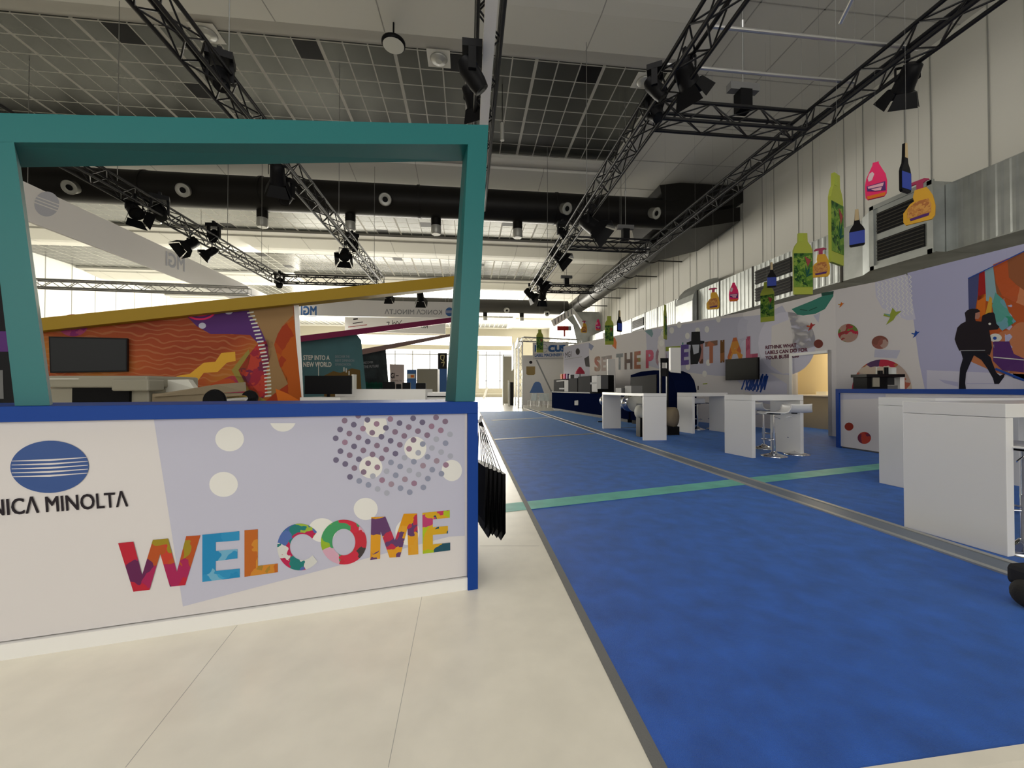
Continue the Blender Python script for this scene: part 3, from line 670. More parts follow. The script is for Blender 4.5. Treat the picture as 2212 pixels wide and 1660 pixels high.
polys = dict(
 W=[[(255, 1174), (288, 1171), (307, 1243), (330, 1167), (363, 1164), (382, 1236), (402, 1159), (433, 1157), (400, 1265), (367, 1268), (346, 1197), (323, 1275), (288, 1279)]],
 E=[[(437, 1156), (517, 1148), (517, 1168), (466, 1172), (466, 1191), (513, 1187), (513, 1207), (466, 1213), (466, 1234), (518, 1229), (518, 1248), (437, 1258)]],
 L=[[(528, 1146), (557, 1144), (557, 1223), (600, 1218), (600, 1237), (528, 1247)]],
 M=[zz([(988, 972), (1103, 967), (1180, 1160), (1252, 945), (1362, 942), (1372, 1275), (1290, 1283), (1283, 1065), (1222, 1298), (1137, 1303), (1065, 1090), (1060, 1312), (980, 1322)])],
 E2=[zz([(1405, 938), (1628, 915), (1628, 978), (1490, 990), (1490, 1055), (1613, 1043), (1613, 1105), (1490, 1118), (1490, 1195), (1632, 1180), (1632, 1243), (1408, 1272)])])
lp = Plane((C0.x, C0.y), (C1.x, C1.y), -0.02)
for k in ['W', 'E', 'L', 'C', 'O', 'M', 'E2']:
    q = Print(lp)
    if k in polys:
        for p_ in polys[k]: q.poly(p_, pm[k], 3)
    elif k == 'C': q.ring(540 + 405 / 3.772, 860 + 1216 / 3.772, 183 / 3.772, 191 / 3.772, 103 / 3.772, 106 / 3.772, pm[k], 3, a0=40, a1=322, icx=540 + 428 / 3.772)
    else: q.ring(540 + 764 / 3.772, 860 + 1176 / 3.772, 187 / 3.772, 183 / 3.772, 94 / 3.772, 108 / 3.772, pm[k], 3)
    q.build('printed_letter', rc)
# hook and black carrier bags on the counter's right side
hk = thing('bag_hook', 'white hook on the right end of the reception counter', 'hook', tuple(cpt(-.03, .12, .98)))
MB('white').tube(cpt(0, .12, 1.0), cpt(-.045, .12, 1.0), .010, 8).tube(cpt(-.045, .12, 1.0), cpt(-.05, .12, 1.035), .010, 8).box(tuple(cpt(-.0, .10, .96)), tuple(cpt(-.0, .10, .96) + Vector((.02, .04, .07)))).build('hook_arm', hk)
hooktop = cpt(-.04, .12, 1.012)
bl = ['leftmost, against the blue counter end', 'second from the counter', 'third from the counter', 'fourth from the counter', 'rightmost, farthest from the counter']
for i in range(5):
    sx = -0.012 - 0.026 * (i + 1) * 1.05; tilt = -0.004 * i
    base = cpt(sx, -.05 + .03 * (i % 2), 0.0)
    t = thing('carrier_bag', 'flat black paper carrier bag on the counter hook, ' + bl[i], 'bag', tuple(cpt(sx, .1, .3)), 'black bags hanging on the counter hook')
    zt = 0.735 - .012 * i; zb = 0.275 + .018 * (4 - i) - (.03 if i == 1 else 0)
    b0 = cpt(sx, -.03, 0); b1 = cpt(sx + .004, .30, 0); wv_ = CU * 0.020
    m_ = MB('black')
    m_.hexa([b0 + Vector((0, 0, zb + .05)), cpt(sx - .010, .04, zb - .02), b0 + wv_ + Vector((0, 0, zb + .05)), b0 + wv_ + Vector((0, 0, zt)), b0 + Vector((0, 0, zt))],
            [b1 + Vector((0, 0, zb + .05)), cpt(sx - .006, .27, zb - .01), b1 + wv_ + Vector((0, 0, zb + .05)), b1 + wv_ + Vector((0, 0, zt)), b1 + Vector((0, 0, zt))])
    m_.build('bag_body', t)
    h = MB('black')
    for d0 in (.03, .22): h.tube(cpt(sx - .01, d0, zt), hooktop + CU * (-.004 + .003 * i) - Vector((0, 0, .0)), .0028, 5)
    h.build('bag_handle', t)
# ================================================================ TILTED TEAL PORTAL on the counter
P1 = Plane((C0.x, C0.y), (C1.x, C1.y), -0.06); P2 = Plane((C0.x, C0.y), (C1.x, C1.y), -0.25)
def on2(pl, x, y, z=None): return pl(x, y)
tf = thing('portal_frame', 'leaning teal portal frame standing on the reception counter', 'frame', tuple(cpt(1, .2, 1.13)))
def quadbar(name, fr, bk, m_='teal'):
    A_ = [P1(*p) for p in fr]; B_ = [P2(*p) for p in bk]
    return MB(m_).hexa(A_, B_).build(name, tf)
zc = 1.131
def ftop(pl, x):   # point on the counter top in plane pl below picture column x
    v = pl(x, 870); return Vector((v.x, v.y, zc))
fr = [P1(1055, 270), P1(-420, 238), P1(-420, 300), P1(1011, 312), ]
# right leg
MB('teal').hexa([P1(1055, 270), P1(1011, 312), ftop(P1, 984), ftop(P1, 1026)], [P2(1044, 309), P2(999, 348), ftop(P2, 962), ftop(P2, 1006)]).build('right_leg', tf)
# beam: front top edge, front bottom edge, back
MB('teal').hexa([P1(1055, 270), P1(-330, 236), P1(-330, 306), P1(1011, 312)], [P2(1044, 309), P2(-330, 290), P2(-330, 367), P2(999, 348)]).build('top_beam', tf)
MB('teal').hexa([P1(30, 306), P1(-36, 306), ftop(P1, 32), ftop(P1, 108)], [P2(45, 358), P2(-22, 358), ftop(P2, 38), ftop(P2, 114)]).build('left_leg', tf)
# ================================================================ BEHIND THE COUNTER
# mustard portal and orange mural wall
OA = Vector((-7.6, 4.35)); 
def dirpt(x, y, D): v = atD(x, y, D); return Vector((v.x, v.y))
A_ = dirpt(90, 840, 5.6); B_ = dirpt(640, 840, 7.0)
OW = Plane(A_, B_)
mur = waves('mural_waves', [(.42, .17, .02), (.36, .075, .02), (.27, .045, .015), (.30, .06, .018), (.22, .065, .018)], 3.6, 5.5, line=(.46, .22, .09))
ow = thing('mural_wall', 'tall printed wall with orange and purple wave artwork behind the reception counter', 'display wall', tuple(OW(400, 840)))
def wallpanel(pl, pts, m_, th=0.08):
    V = [pl(*p) for p in pts]; return MB(m_).prism(V, -pl.n * th)
wallpanel(OW, [(-30, 690), (95, 702), (300, 676), (634, 648), (655, 1000), (-30, 1000)], mur).build('printed_panel', ow)
g = Print(OW)
g.ell(158, 703, 32, 24, patch('mag_circle', [(.30, .03, .12), (.22, .02, .14), (.35, .05, .14)], 12), 1)
g.poly([(400, 664), (530, 655), (548, 690), (575, 730), (590, 740), (588, 752), (560, 745), (540, 724), (500, 722), (455, 722), (425, 705), (405, 685)], 'inkpurple', 1)
g.ring(432, 668, 36, 24, 32, 20, 'inkpink', 2, a0=180, a1=355, n=20); g.ring(432, 668, 27, 16, 24, 13, 'inkpink', 2, a0=180, a1=355, n=20)
g.ell(437, 704, 8, 6.5, 'lav', 2); g.ell(494, 673, 9, 6.5, 'lav', 2)
g.poly([(380, 813), (410, 808), (440, 784), (465, 782), (478, 763), (508, 760), (509, 780), (490, 784), (470, 804), (440, 806), (425, 826), (400, 822)], 'inkyellow', 1)
g.poly([(555, 745), (578, 735), (588, 760), (575, 800), (578, 850), (560, 870), (530, 830), (515, 800), (535, 770)], patch('red_swirl', [(.40, .03, .03), (.30, .02, .04), (.45, .05, .03), (.16, .02, .06)], 5, wav=.5), 1)
g.poly([(500, 800), (520, 775), (537, 755), (541, 770), (530, 815), (545, 850), (575, 865), (560, 870), (520, 835)], mat('olive_print', (.28, .22, .05)), 1)
tan = mat('tan_print', (.30, .18, .08), .6)
g.poly([(534, 657), (632, 652), (634, 680), (610, 705), (600, 722), (592, 745), (604, 790), (620, 815), (622, 830), (600, 845), (580, 860), (575, 830), (582, 790), (578, 745), (560, 705), (540, 680)], tan, 1)
for i in range(24):
    t_ = i / 23; x = 540 + 40 * math.sin(t_ * 1.6) - (4 * max(0, t_ - .5)); y = 675 + 180 * t_
    g.poly([(x - 6, y), (x + 8, y - 2), (x + 8, y + 1.4), (x - 6, y + 3)], 'inklight', 3)
g.poly([(600, 722), (610, 705), (635, 690), (652, 866), (575, 866), (600, 845), (622, 830), (604, 790), (592, 745)], patch('orange_print', [(.38, .06, .01), (.42, .09, .01), (.33, .04, .01)], 2.2), 1)
g.poly([(595, 840), (620, 850), (648, 866), (600, 866)], 'inkorange', 3)
g.poly([(455, 830), (500, 812), (530, 815), (560, 850), (560, 868), (455, 868)], patch('rust_print', [(.35, .04, .05), (.42, .07, .02), (.30, .03, .08)], 3, wav=.4), 1)
g.build('printed_artwork', ow)
wallpanel(OW, [(632, 653), (645, 651), (662, 1000), (650, 1000)], 'white', .14).build('edge_profile', ow)
yb = thing('portal_frame', 'long mustard yellow sloping beam over the orange mural wall', 'frame', tuple(OW(400, 660)))
YP = Plane(A_, B_, 0.16)
Ya = [YP(60, 690), YP(985, 596), YP(985, 619), YP(60, 718)]
MB('yellow').hexa(Ya, [v - OW.n * 0.30 for v in Ya]).build('sloping_beam', yb)
tv = thing('wall_television', 'wide flat grey-black television on the orange mural wall', 'television', tuple(OW(190, 765)))
TV_ = Plane(A_, B_, 0.10); q_ = [TV_(105, 727), TV_(275, 731), TV_(275, 803), TV_(108, 806)]
MB('black').hexa(q_, [v - OW.n * .06 for v in q_]).build('tv_housing', tv); TH_ = [k for k in tv.children if k.name.startswith('tv_housing')][0]
qs = [TV_(108, 730, .003), TV_(272, 734, .003), TV_(272, 800, .003), TV_(111, 803, .003)]
MB('screen').hexa(qs, [v - OW.n * .004 for v in qs]).build('screen_glass', TH_)
MB('black').obox(TV_(170, 780) - OW.n * .06, OW.u * .3, -OW.n * .045, (0, 0, .2)).build('wall_mount', tv)
# dark cabinet edge left of the frame
q0 = atD(0, 750, 3.9)
dk = Plane((-6.0, 2.6), (-4.0, 3.2)); 
dw = thing('display_partition', 'dark purple and black printed partition at the left edge behind the teal frame leg', 'partition', tuple(dk(10, 860)))
wallpanel(dk, [(-40, 600), (33, 600), (33, 1100), (-40, 1100)], 'black', .06).build('panel_board', dw)
g = Print(dk); g.poly([(-20, 716), (14, 716), (20, 760), (-20, 760)], 'inkpurple', 1); g.poly([(-20, 800), (6, 800), (8, 862), (-20, 862)], 'midgrey', 1); g.build('printed_graphics', dw)
# large-format printer
def fbox(mb, x0, x1, ytop, ybot, D, dep, m_=None, sk=0.0):
    """box standing at depth D whose front shows between the given picture edges"""
    a = atD(x0, ytop, D); b = atD(x1, ytop, D + sk); c = atD(x0, ybot, D)
    u_ = Vector((b.x - a.x, b.y - a.y, 0)); n_ = Vector((-u_.y, u_.x, 0)).normalized()
    if n_.dot(Vector((a.x, a.y, 0))) < 0: n_ = -n_
    if m_: mb.mat(m_)
    return mb.obox((a.x, a.y, c.z), u_, n_ * dep, (0, 0, a.z - c.z))
pr_t = thing('large_format_printer', 'wide grey-beige office printer with black opening behind the counter, under the television', 'printer', tuple(fl(200, 1130)))
pz0 = atD(200, 1140, 4.3)
fbox(MB(), 105, 322, 838, 1080, 4.3, .7, 'beige').build('printer_body', pr_t, bevel=.02)
fbox(MB(), 100, 318, 812, 838, 4.25, .7, 'beige').build('top_cover', pr_t, bevel=.02)
fbox(MB(), 240, 320, 820, 845, 4.15, .2, 'beige').build('front_hood', pr_t, bevel=.015)
fbox(MB(), 156, 246, 833, 1050, 4.28, .05, 'black').build('paper_opening', pr_t)
fbox(MB(), 230, 279, 845, 1050, 4.27, .05, 'black').build('output_slot', pr_t)
fbox(MB(), 107, 170, 818, 820, 4.24, .02, 'inklight').build('cover_edge', pr_t)
fbox(MB(), 110, 320, 1080, 1178, 4.35, .6, 'midgrey').build('printer_stand', pr_t)
# back shelf with parcels and a roller
bs = thing('back_desk', 'low desk behind the reception counter carrying parcels and a roller', 'desk', tuple(fl(470, 1120)))
ds = atD(330, 873, 4.0); de = atD(640, 870, 4.6)
zs = min(ds.z, de.z)
uu = Vector((de.x - ds.x, de.y - ds.y, 0)); nn_ = Vector((-uu.y, uu.x, 0)).normalized()
MB('white').obox((ds.x, ds.y, zs - .04), uu, nn_ * .55, (0, 0, .04)).build('desk_top', bs)
for k in (0.02, 0.95): MB('white').obox(Vector((ds.x, ds.y, 0)) + uu * k, uu.normalized() * .04, nn_ * .5, (0, 0, zs - .04)).build('desk_leg', bs)
def onD(x, y, s0): # point over desk at fraction
    return Vector((ds.x, ds.y, 0)) + uu * s0
t = tag(fbox(MB(), 328, 530, 850, 873.5, 4.25, .3, 'card', .35).build('cardboard_parcel', bevel=.01), 'long flat brown cardboard parcel lying behind the counter', 'box')
cbp = [atD(330, 853, 4.2), atD(467, 831, 4.45), atD(528, 826, 4.6), atD(530, 846, 4.6), atD(330, 858, 4.2)]
tag(MB('card').hexa(cbp, [v + nn_ * .12 for v in cbp]).build('cardboard_sheet'), 'brown cardboard sheet leaning up on the long parcel', 'cardboard')
cbp = [atD(347, 842, 4.5), atD(360, 821, 4.5), atD(406, 820, 4.55), atD(420, 840, 4.55), atD(418, 846, 4.55), atD(347, 848, 4.5)]
tag(MB('paper').hexa(cbp, [v + nn_ * .25 for v in cbp]).build('paper_box'), 'pale sloping-sided box behind the counter between printer and roller', 'box')
rl = thing('film_roller', 'film roller with two black end discs and a silver core lying behind the counter', 'roller', tuple(atD(500, 865, 4.0)))
ra = atD(464, 866, 3.85); rb2 = atD(540, 860, 4.4); rd = (rb2 - ra).normalized()
MB('black').lathe([(.10, -.02), (.11, 0), (.10, .02)], ra, 24, rd).build('end_disc', rl); MB('black').lathe([(.08, -.02), (.085, 0), (.08, .02)], rb2, 24, rd).build('end_disc', rl)
MB('chrome').tube(ra, rb2, .035, 14).build('roller_core', rl)
# white counters and monitor seen through the portal
wc = thing('white_counter', 'low pale counter behind the reception counter, right of the mural wall', 'counter', tuple(fl(700, 1010)))
fbox(MB(), 648, 735, 859, 990, 6.0, .6, 'white').build('counter_body', wc)
wc2 = thing('white_counter', 'longer pale counter box under the dark screens behind the reception counter', 'counter', tuple(fl(820, 1010)))
fbox(MB(), 724, 919, 841, 977, 6.75, .6, 'white').build('counter_body', wc2)
wc3 = thing('white_counter', 'small pale counter box beside the teal leg, behind the reception counter', 'counter', tuple(fl(940, 1000)))
fbox(MB(), 921, 975, 848, 980, 6.9, .6, 'white').build('counter_body', wc3); fbox(MB(), 922, 975, 856, 858.5, 6.88, .03, 'black').build('shadow_gap', wc3)
mt = thing('display_screen', 'black display screen standing on the pale counter right of the mural wall', 'screen', tuple(atD(710, 858, 6.2)))
fbox(MB(), 658, 758, 812, 852, 6.25, .05, 'black').build('screen_panel', mt)
MB('black').obox(atD(695, 859.5, 6.25), RT * .3, FW.xy.to_3d() * .15, (0, 0, .012)).build('screen_foot', mt); MB('black').obox(atD(706, 858, 6.3), RT * .04, FW.xy.to_3d() * .03, (0, 0, .2)).build('screen_neck', mt)
tag(fbox(MB(), 759.5, 764, 809, 841, 6.3, .12, 'inklight').build('white_slab'), 'narrow bright white upright panel beside the black display screen', 'panel')
for i, (x0, x1, y0, D, lb) in enumerate([(826, 852, 825, 8.2, 'widest of the three dark chairbacks'), (855, 866, 830, 8.3, 'smallest dark box between the dark chairbacks'), (869, 886, 827, 8.2, 'middle dark chairback'), (898, 919, 828, 8.2, 'dark chairback nearest the teal leg')]):
    t = thing('office_seat', lb + ' behind the pale counter', 'seat', tuple(atD(x0, 841, D)), 'dark seats behind the pale counter')
    fbox(MB(), x0, x1, y0, 850, D, .07, 'black').build('backrest', t, bevel=.01)
    fbox(MB(), (x0 + x1) / 2 - 2, (x0 + x1) / 2 + 2, 850, 960, D + .1, .05, 'black').build('seat_post', t); fbox(MB(), x0, x1, 880, 885, D - .2, .5, 'black').build('seat', t)
# teal display wall with white lettering and the magenta beam
TP = Plane(dirpt(640, 840, 11.0), dirpt(790, 840, 12.6))
grd = mat('display_teal', (.06, .16, .18), .6, var=.25, vscale=.8)
tw = thing('display_wall', 'grey-teal printed booth wall with pale lettering under the magenta beam', 'display wall', tuple(TP(720, 860)))
wallpanel(TP, [(643, 733), (770, 722), (780, 735), (800, 930), (650, 930)], grd, .1).build('printed_panel', tw)
g = Print(TP)
g.text('STEP INTO A', (655, 778.5), (712, 778.5), (655, 767.5), 'inklight', .03); g.text('NEW WORLD', (655, 793), (716, 793), (655, 782), 'inklight', .03)
g.text('DISCOVER THE', (724, 773.5), (755, 773.5), (724, 768), 'inkgrey', .01); g.text('NEXT DIMENSION', (724, 782), (765, 782), (724, 776.5), 'inkgrey', .01); g.text('OF INNOVATION', (724, 790.5), (758, 790.5), (724, 785), 'inkgrey', .01)
g.poly([(700, 812), (720, 802), (735, 806), (760, 796), (778, 800), (782, 860), (700, 860)], mat('ochre_print', (.16, .10, .03)), 1)
g.line([(658, 789), (664, 791)], 2, 'ink', 1); g.line([(664, 793), (669, 793)], 2, 'ink', 1); g.line([(688, 782), (688, 812)], 1.5, 'inklight', 2)
for x, y in [(743, 800), (748, 802), (754, 808)]: g.line([(x, y - 6), (x, y + 3)], 2.6, 'inklight', 3)
g.build('printed_graphics', tw)
MP = Plane(dirpt(640, 840, 11.0), dirpt(790, 840, 12.6), .2)
mb_ = thing('portal_frame', 'long magenta sloping beam above the grey-teal display wall', 'frame', tuple(MP(800, 720)))
ma = [MP(640, 727), MP(975, 686), MP(975, 697), MP(640, 740)]
MB('magenta').hexa(ma, [v - MP.n * .5 for v in ma]).build('sloping_beam', mb_)
DP = Plane(dirpt(778, 840, 17), dirpt(845, 840, 18.5))
dw2 = thing('display_wall', 'dark charcoal printed booth wall farther back with a dull pink beam', 'display wall', tuple(DP(810, 858)))
wallpanel(DP, [(778, 768), (833, 752), (845, 900), (785, 900)], mat('charcoal_print', (.035, .045, .05), .6, var=.5, vscale=2), .1).build('printed_panel', dw2)
g = Print(DP); g.text('DISCOVER', (783, 787), (806, 785), (783, 782), 'inkgrey', .02); g.text('THE FUTURE', (785, 796), (818, 794), (785, 790), 'inkgrey', .03)
for i in range(14): g.ell(788 + i * 4, 838 - 7 * abs(math.sin(i * 1.3)), 4, 6, 'inktealdark', 2)
g.build('printed_graphics', dw2)
pa = [DP(775, 757, .2), DP(975, 722, .2), DP(975, 727, .2), DP(775, 768, .2)]
MB(mat('dull_pink', (.32, .20, .18))).hexa(pa, [v - DP.n * .4 for v in pa]).build('sloping_beam', dw2)
SP = Plane(dirpt(840, 840, 21), dirpt(880, 840, 21.4))
sg = thing('sign_board', 'pale pink upright sign board with dark lettering far behind the counter', 'sign', tuple(SP(855, 855)))
wallpanel(SP, [(842, 787), (873, 788), (873, 895), (846, 895)], mat('pink_board', (.55, .47, .47)), .08).build('board', sg)
g = Print(SP); g.text('GI', (844, 818), (853, 818), (844, 806), 'ink', .02); g.line([(855, 812), (861, 812)], 1.4, 'ink', 2); g.text('Systems, Inc.', (846, 826), (869, 826), (846, 820), 'ink', 0); g.line([(850, 832), (850, 836)], 1.5, 'ink', 2); g.build('lettering', sg)
bb = thing('sign_board', 'blue banner board with a small orange picture, left of the grey kiosk', 'sign', tuple(atD(890, 860, 24)))
fbox(MB(), 879, 899, 799, 880, 24, .1, 'inkblue').build('board', bb); fbox(MB(), 880, 897, 808, 818, 23.97, .02, 'inklight').build('picture_field', bb); fbox(MB(), 887, 894, 811, 816, 23.94, .02, 'inkorange').build('picture', bb)
ks = tag(fbox(MB(), 900, 945, 797, 868, 19, .6, 'beige').build('grey_kiosk', bevel=.03), 'tall grey-beige kiosk block in front of the bright windows', 'kiosk')
b2 = thing('sign_board', 'dark banner with pale drawing above a blue banner, beside the teal leg', 'sign', tuple(atD(955, 860, 24)))
fbox(MB(), 946, 965, 763, 797, 24, .1, 'darkgrey').build('upper_board', b2); fbox(MB(), 946, 965, 797, 880, 24, .1, 'inkblue').build('lower_board', b2)
PL = Plane(dirpt(946, 840, 23.9), dirpt(965, 840, 23.9)); g = Print(PL); g.line([(952, 768), (960, 768), (958, 780), (952, 776), (952, 768)], 1.6, mat('banner_gold', (.65, .6, .3)), 1); g.line([(953, 784), (960, 782), (957, 792)], 1.6, mat('banner_gold2', (.65, .6, .3)), 1); g.build('drawing', b2)
# mirrored white hanging sign ring
RX, RY, RZ0, RZ1 = -11.6, 25.6, 5.66, 6.66
hs = thing('hanging_sign', 'square white fabric sign ring hung from the ceiling, its blue and grey lettering mirrored', 'sign', (RX, 15, RZ0))
MB('fabric_white').box((RX - .08, 5.0, RZ0), (RX, RY, RZ1)).build('fabric_side', hs); MB('fabric_white').box((RX, RY, RZ0), (-0.95, RY + .08, RZ1)).build('fabric_side', hs)
sp_ = [5.2, 12, 19, 25]
for yy in sp_: MB('string').tube((RX - .04, yy, RZ1), (RX - .04, yy, CE - .02), .008, 6).build('suspension_cable', hs)
for xx in (-8, -4, -1.2): MB('string').tube((xx, RY + .04, RZ1), (xx, RY + .04, CE - .02), .008, 6).build('suspension_cable', hs)
XP = Plane((RX, 5), (RX, 26)); YPn = Plane((RX, RY), (-1, RY))
g = Print(YPn); g.text('MGI', (650, 681.5), (684, 682), (650, 661), 'inkblue', .03, mirror=True); g.line([(652, 684), (684, 684.6)], 1.2, 'inkgrey', 2)
g.text('KONICΛ MINOLTΛ', (831, 679), (955, 680), (831, 668), 'inkgrey', .01, mirror=True); g.ell(971, 674, 9, 9.5, 'inkblue', 2)
for dy in (-2.4, 0, 2.4): g.line([(962, 674 + dy), (980, 674 + dy)], .9, 'print_white', 3)
g.build('mirrored_lettering', hs)
pale = mat('seen_through_print', (.52, .53, .60), .7)
g = Print(XP)
for (xa, ya, xb, yb_, xt, yt) in [(398, 598, 358, 574, 398, 560)]:
    g.text('MGI', (358, 574), (399, 588), (358, 542), pale, .02, mirror=True)
g.build('mirrored_lettering', hs); g = Print(XP); g.ell(101, 441, 27, 27, pale, 1, rot=.5)
for dy in (-7, 0, 7): g.line([(74, 428 + dy + 2), (128, 452 + dy - 2)], 2.2, 'fabric_white', 2)
g.build('mirrored_emblem', hs); g = Print(XP); g.text('KONICA', (517, 633), (560, 650), (517, 624), pale, .01, mirror=True)
g.build('mirrored_lettering', hs)
hs2 = thing('hanging_sign', 'farther white hanging sign with dark lettering above the magenta beam', 'sign', (-8, 31, 5))
H = Plane((-14, 31), (0, 31)); v0, v1, v2, v3 = H(745, 685), H(962, 687), H(962, 722), H(745, 716)
MB('fabric_white').hexa([v0, v1, v2, v3], [v + Vector((0, .3, 0)) for v in (v0, v1, v2, v3)]).build('fabric_side', hs2)
for v in (v0, v1): MB('string').tube(v + Vector((0, .1, 0)), (v.x, v.y + .1, CE - .02), .01, 6).build('suspension_cable', hs2)
g = Print(H); g.line([(762, 699), (784, 696)], 1.8, 'ink', 1); g.line([(763, 690), (773, 689)], 3, 'ink', 1); g.line([(752, 707), (793, 702)], 1.4, 'inkred', 1); g.text('NU', (910, 709), (924, 710), (910, 703), 'ink', .01, mirror=True); g.line([(835, 697), (841, 696), (839, 702)], 1.6, 'ink', 1); g.line([(848, 692), (848, 701), (852, 696), (855, 701), (858, 694), (862, 700), (868, 692)], 1.2, 'ink', 1); g.build('lettering', hs2)
# ================================================================ RIGHT BOOTH WALL
WP = [(5.65, 23.4), (7.75, 15.2), (9.0, 12.3), (9.25, 9.2), (10.1, 6.5), (10.1, 2.0)]
WT = 3.71
GW = Poly(WP)
bw = thing('booth_wall', 'long white and lavender booth wall with colourful SET THE POTENTIAL lettering and printed birds', 'display wall', (9.2, 9, 0))
def wallseg(a, b, z0=0.0, z1=WT, th=0.12, m_='print_white'):
    a = Vector((*a, 0)); b = Vector((*b, 0)); u_ = (b - a); n_ = Vector((-u_.y, u_.x, 0)).normalized()
    if n_.dot(-a) > 0: n_ = -n_
    return MB(m_).obox((a.x, a.y, z0), u_, n_ * th, (0, 0, z1 - z0))
# door opening in the segment (9.0,12.3)-(9.25,9.2)
s0, s1 = Vector((9.0, 12.3)), Vector((9.25, 9.2))
dl = GW(1713, 900); dr = GW(1789, 900)
dl = Vector((dl.x, dl.y)); dr = Vector((dr.x, dr.y)); DH = 2.13
for a, b in ((WP[0], WP[1]), (WP[1], WP[2]), (WP[2], tuple(dl)), (tuple(dr), WP[3]), (WP[3], WP[4]), (WP[4], WP[5])):
    wallseg(a, b).build('wall_panel', bw)
wallseg(tuple(dl), tuple(dr), DH, WT).build('wall_panel', bw)
dd = (dr - dl).to_3d().normalized(); dn_ = Vector((-dd.y, dd.x, 0))
if dn_.dot(Vector((-dl.x, -dl.y, 0))) < 0: dn_ = -dn_
df = MB('white').obox(dl.to_3d() - dd * .09 + dn_ * .03, dd * .09, -dn_ * .2, (0, 0, DH + .08)).obox(dr.to_3d(), dd * .1, -dn_ * .2, (0, 0, DH + .08)).obox(dl.to_3d() + dn_ * .03 + Vector((0, 0, DH)), dr.to_3d() - dl.to_3d(), -dn_ * .2, (0, 0, .07))
df.build('door_frame', bw)
g = Print(GW)
LV, LD, LPl = 'lav', 'lav_deep', 'lav_pale'
mx = 22
# big fields: left to right
g.poly([(1217, 751), (1272, 740), (1274, 812), (1252, 818), (1219, 822)], LV, 0, mx)
g.poly([(1395, 714), (1560, 688), (1652, 680), (1690, 660), (1712, 700), (1712, 812), (1662, 806), (1640, 815), (1545, 812), (1425, 798), (1399, 790)], LV, 0, mx)
g.ell(1700, 742, 62, 68, LPl, 1, maxe=mx)
g.poly([(1667, 705), (1706, 690), (1712, 720), (1712, 806), (1690, 808), (1665, 790)], 'print_white', 2, mx)
g.poly([(1575, 805), (1662, 806), (1700, 830), (1700, 880), (1640, 870)], 'lav_pale', 1, mx)
g.poly([(1960, 590), (2300, 505), (2300, 862), (2002, 862), (1985, 780)], LD, 0, mx)
g.poly([(2002, 800), (2300, 812), (2300, 862), (2002, 862)], LPl, 1, mx)
zz_pts = [(1890, 610), (1958, 592), (1978, 690), (1960, 692), (1935, 682), (1905, 665), (1892, 640)]
zg = waves('zigzag_print', [(.52, .51, .60), (.56, .55, .64), (.50, .50, .60)], 9, 1.5, fine=.6, line=(.66, .65, .70))
g.poly(zz_pts, 'lav_pale', 1, mx)
for k in range(9):
    xs = 1897 + 8.6 * k; y0 = 611 - 2.1 * k; y1 = [652, 668, 680, 686, 690, 691, 691, 691, 688][k]; n_ = int((y1 - y0) / 5)
    g.line([(xs + (2.6 if j % 2 else -2.6) + .045 * j * 5, y0 + 5 * j) for j in range(n_)], 1.5, 'dotwhite', 2)
g.poly([(1799, 640), (1700, 660), (1712, 760), (1795, 742)], 'print_white', 1, mx)
# letters
L_ = [('S', 1284, 1307, 803, 768), ('E', 1299, 1309, 802, 770), ('T', 1309, 1322, 800, 768), ('T', 1331, 1346, 799, 763), ('H', 1348, 1366, 800, 760), ('E', 1369, 1384, 797, 758)]
def bigletter(ch, x0, x1, yb0, yb1, yt0, name, cols):
    q = Print(GW); q.text(ch, (x0, yb0), (x1, yb1), (x0, yt0), patch('collage_wall_' + name, cols, 3.2), .045 if ch != 'I' else .06, lay=4); q.build('printed_letter', bw)
Cc = [[(.28, .12, .06), (.3, .18, .12), (.35, .08, .05)], [(.25, .22, .22), (.40, .30, .28)], [(.25, .22, .22), (.45, .2, .15)], [(.16, .18, .20), (.22, .24, .27)], [(.08, .04, .03), (.12, .06, .04)], [(.35, .12, .06), (.25, .2, .05), (.40, .06, .05)],
      [(.45, .05, .10), (.50, .06, .14)], [(.25, .15, .20), (.35, .2, .25)], [(.10, .06, .25), (.12, .08, .3)], [(.30, .10, .12), (.12, .05, .03), (.38, .18, .16)], [(.35, .12, .08), (.22, .12, .08), (.42, .15, .08)], [(.16, .07, .02), (.3, .12, .04)], [(.60, .26, .05), (.50, .14, .05), (.65, .3, .05)], [(.30, .02, .08), (.40, .05, .12)]]
Lt = [('S', 1284, 1297, 803, 771), ('E', 1299, 1309, 802, 771), ('T', 1309.5, 1321.5, 800, 769), ('T', 1331, 1346, 799.5, 765), ('H', 1349, 1366, 799, 763), ('E', 1370, 1384, 797.5, 760), ('P', 1395, 1412, 796, 757), ('O', 1416, 1440, 793, 752),
      ('E', 1471, 1488, 789.5, 746), ('N', 1492, 1519, 788, 742.5), ('T', 1523, 1550, 786, 739), ('I', 1556, 1565, 784, 735.5), ('A', 1571, 1605, 779, 732), ('L', 1611, 1637, 778, 728)]
for i, (ch, x0, x1, yb0, yt0) in enumerate(Lt):
    sl = -0.04 if i < 8 else -.09
    bigletter(ch, x0, x1, yb0, yb0 + sl * (x1 - x0), yt0, '%d' % i, Cc[i])
q = Print(GW); q.text('T', (1438, 790), (1470, 789), (1438, 750), 'inkgreen', .045, lay=4); q.build('printed_letter', bw)
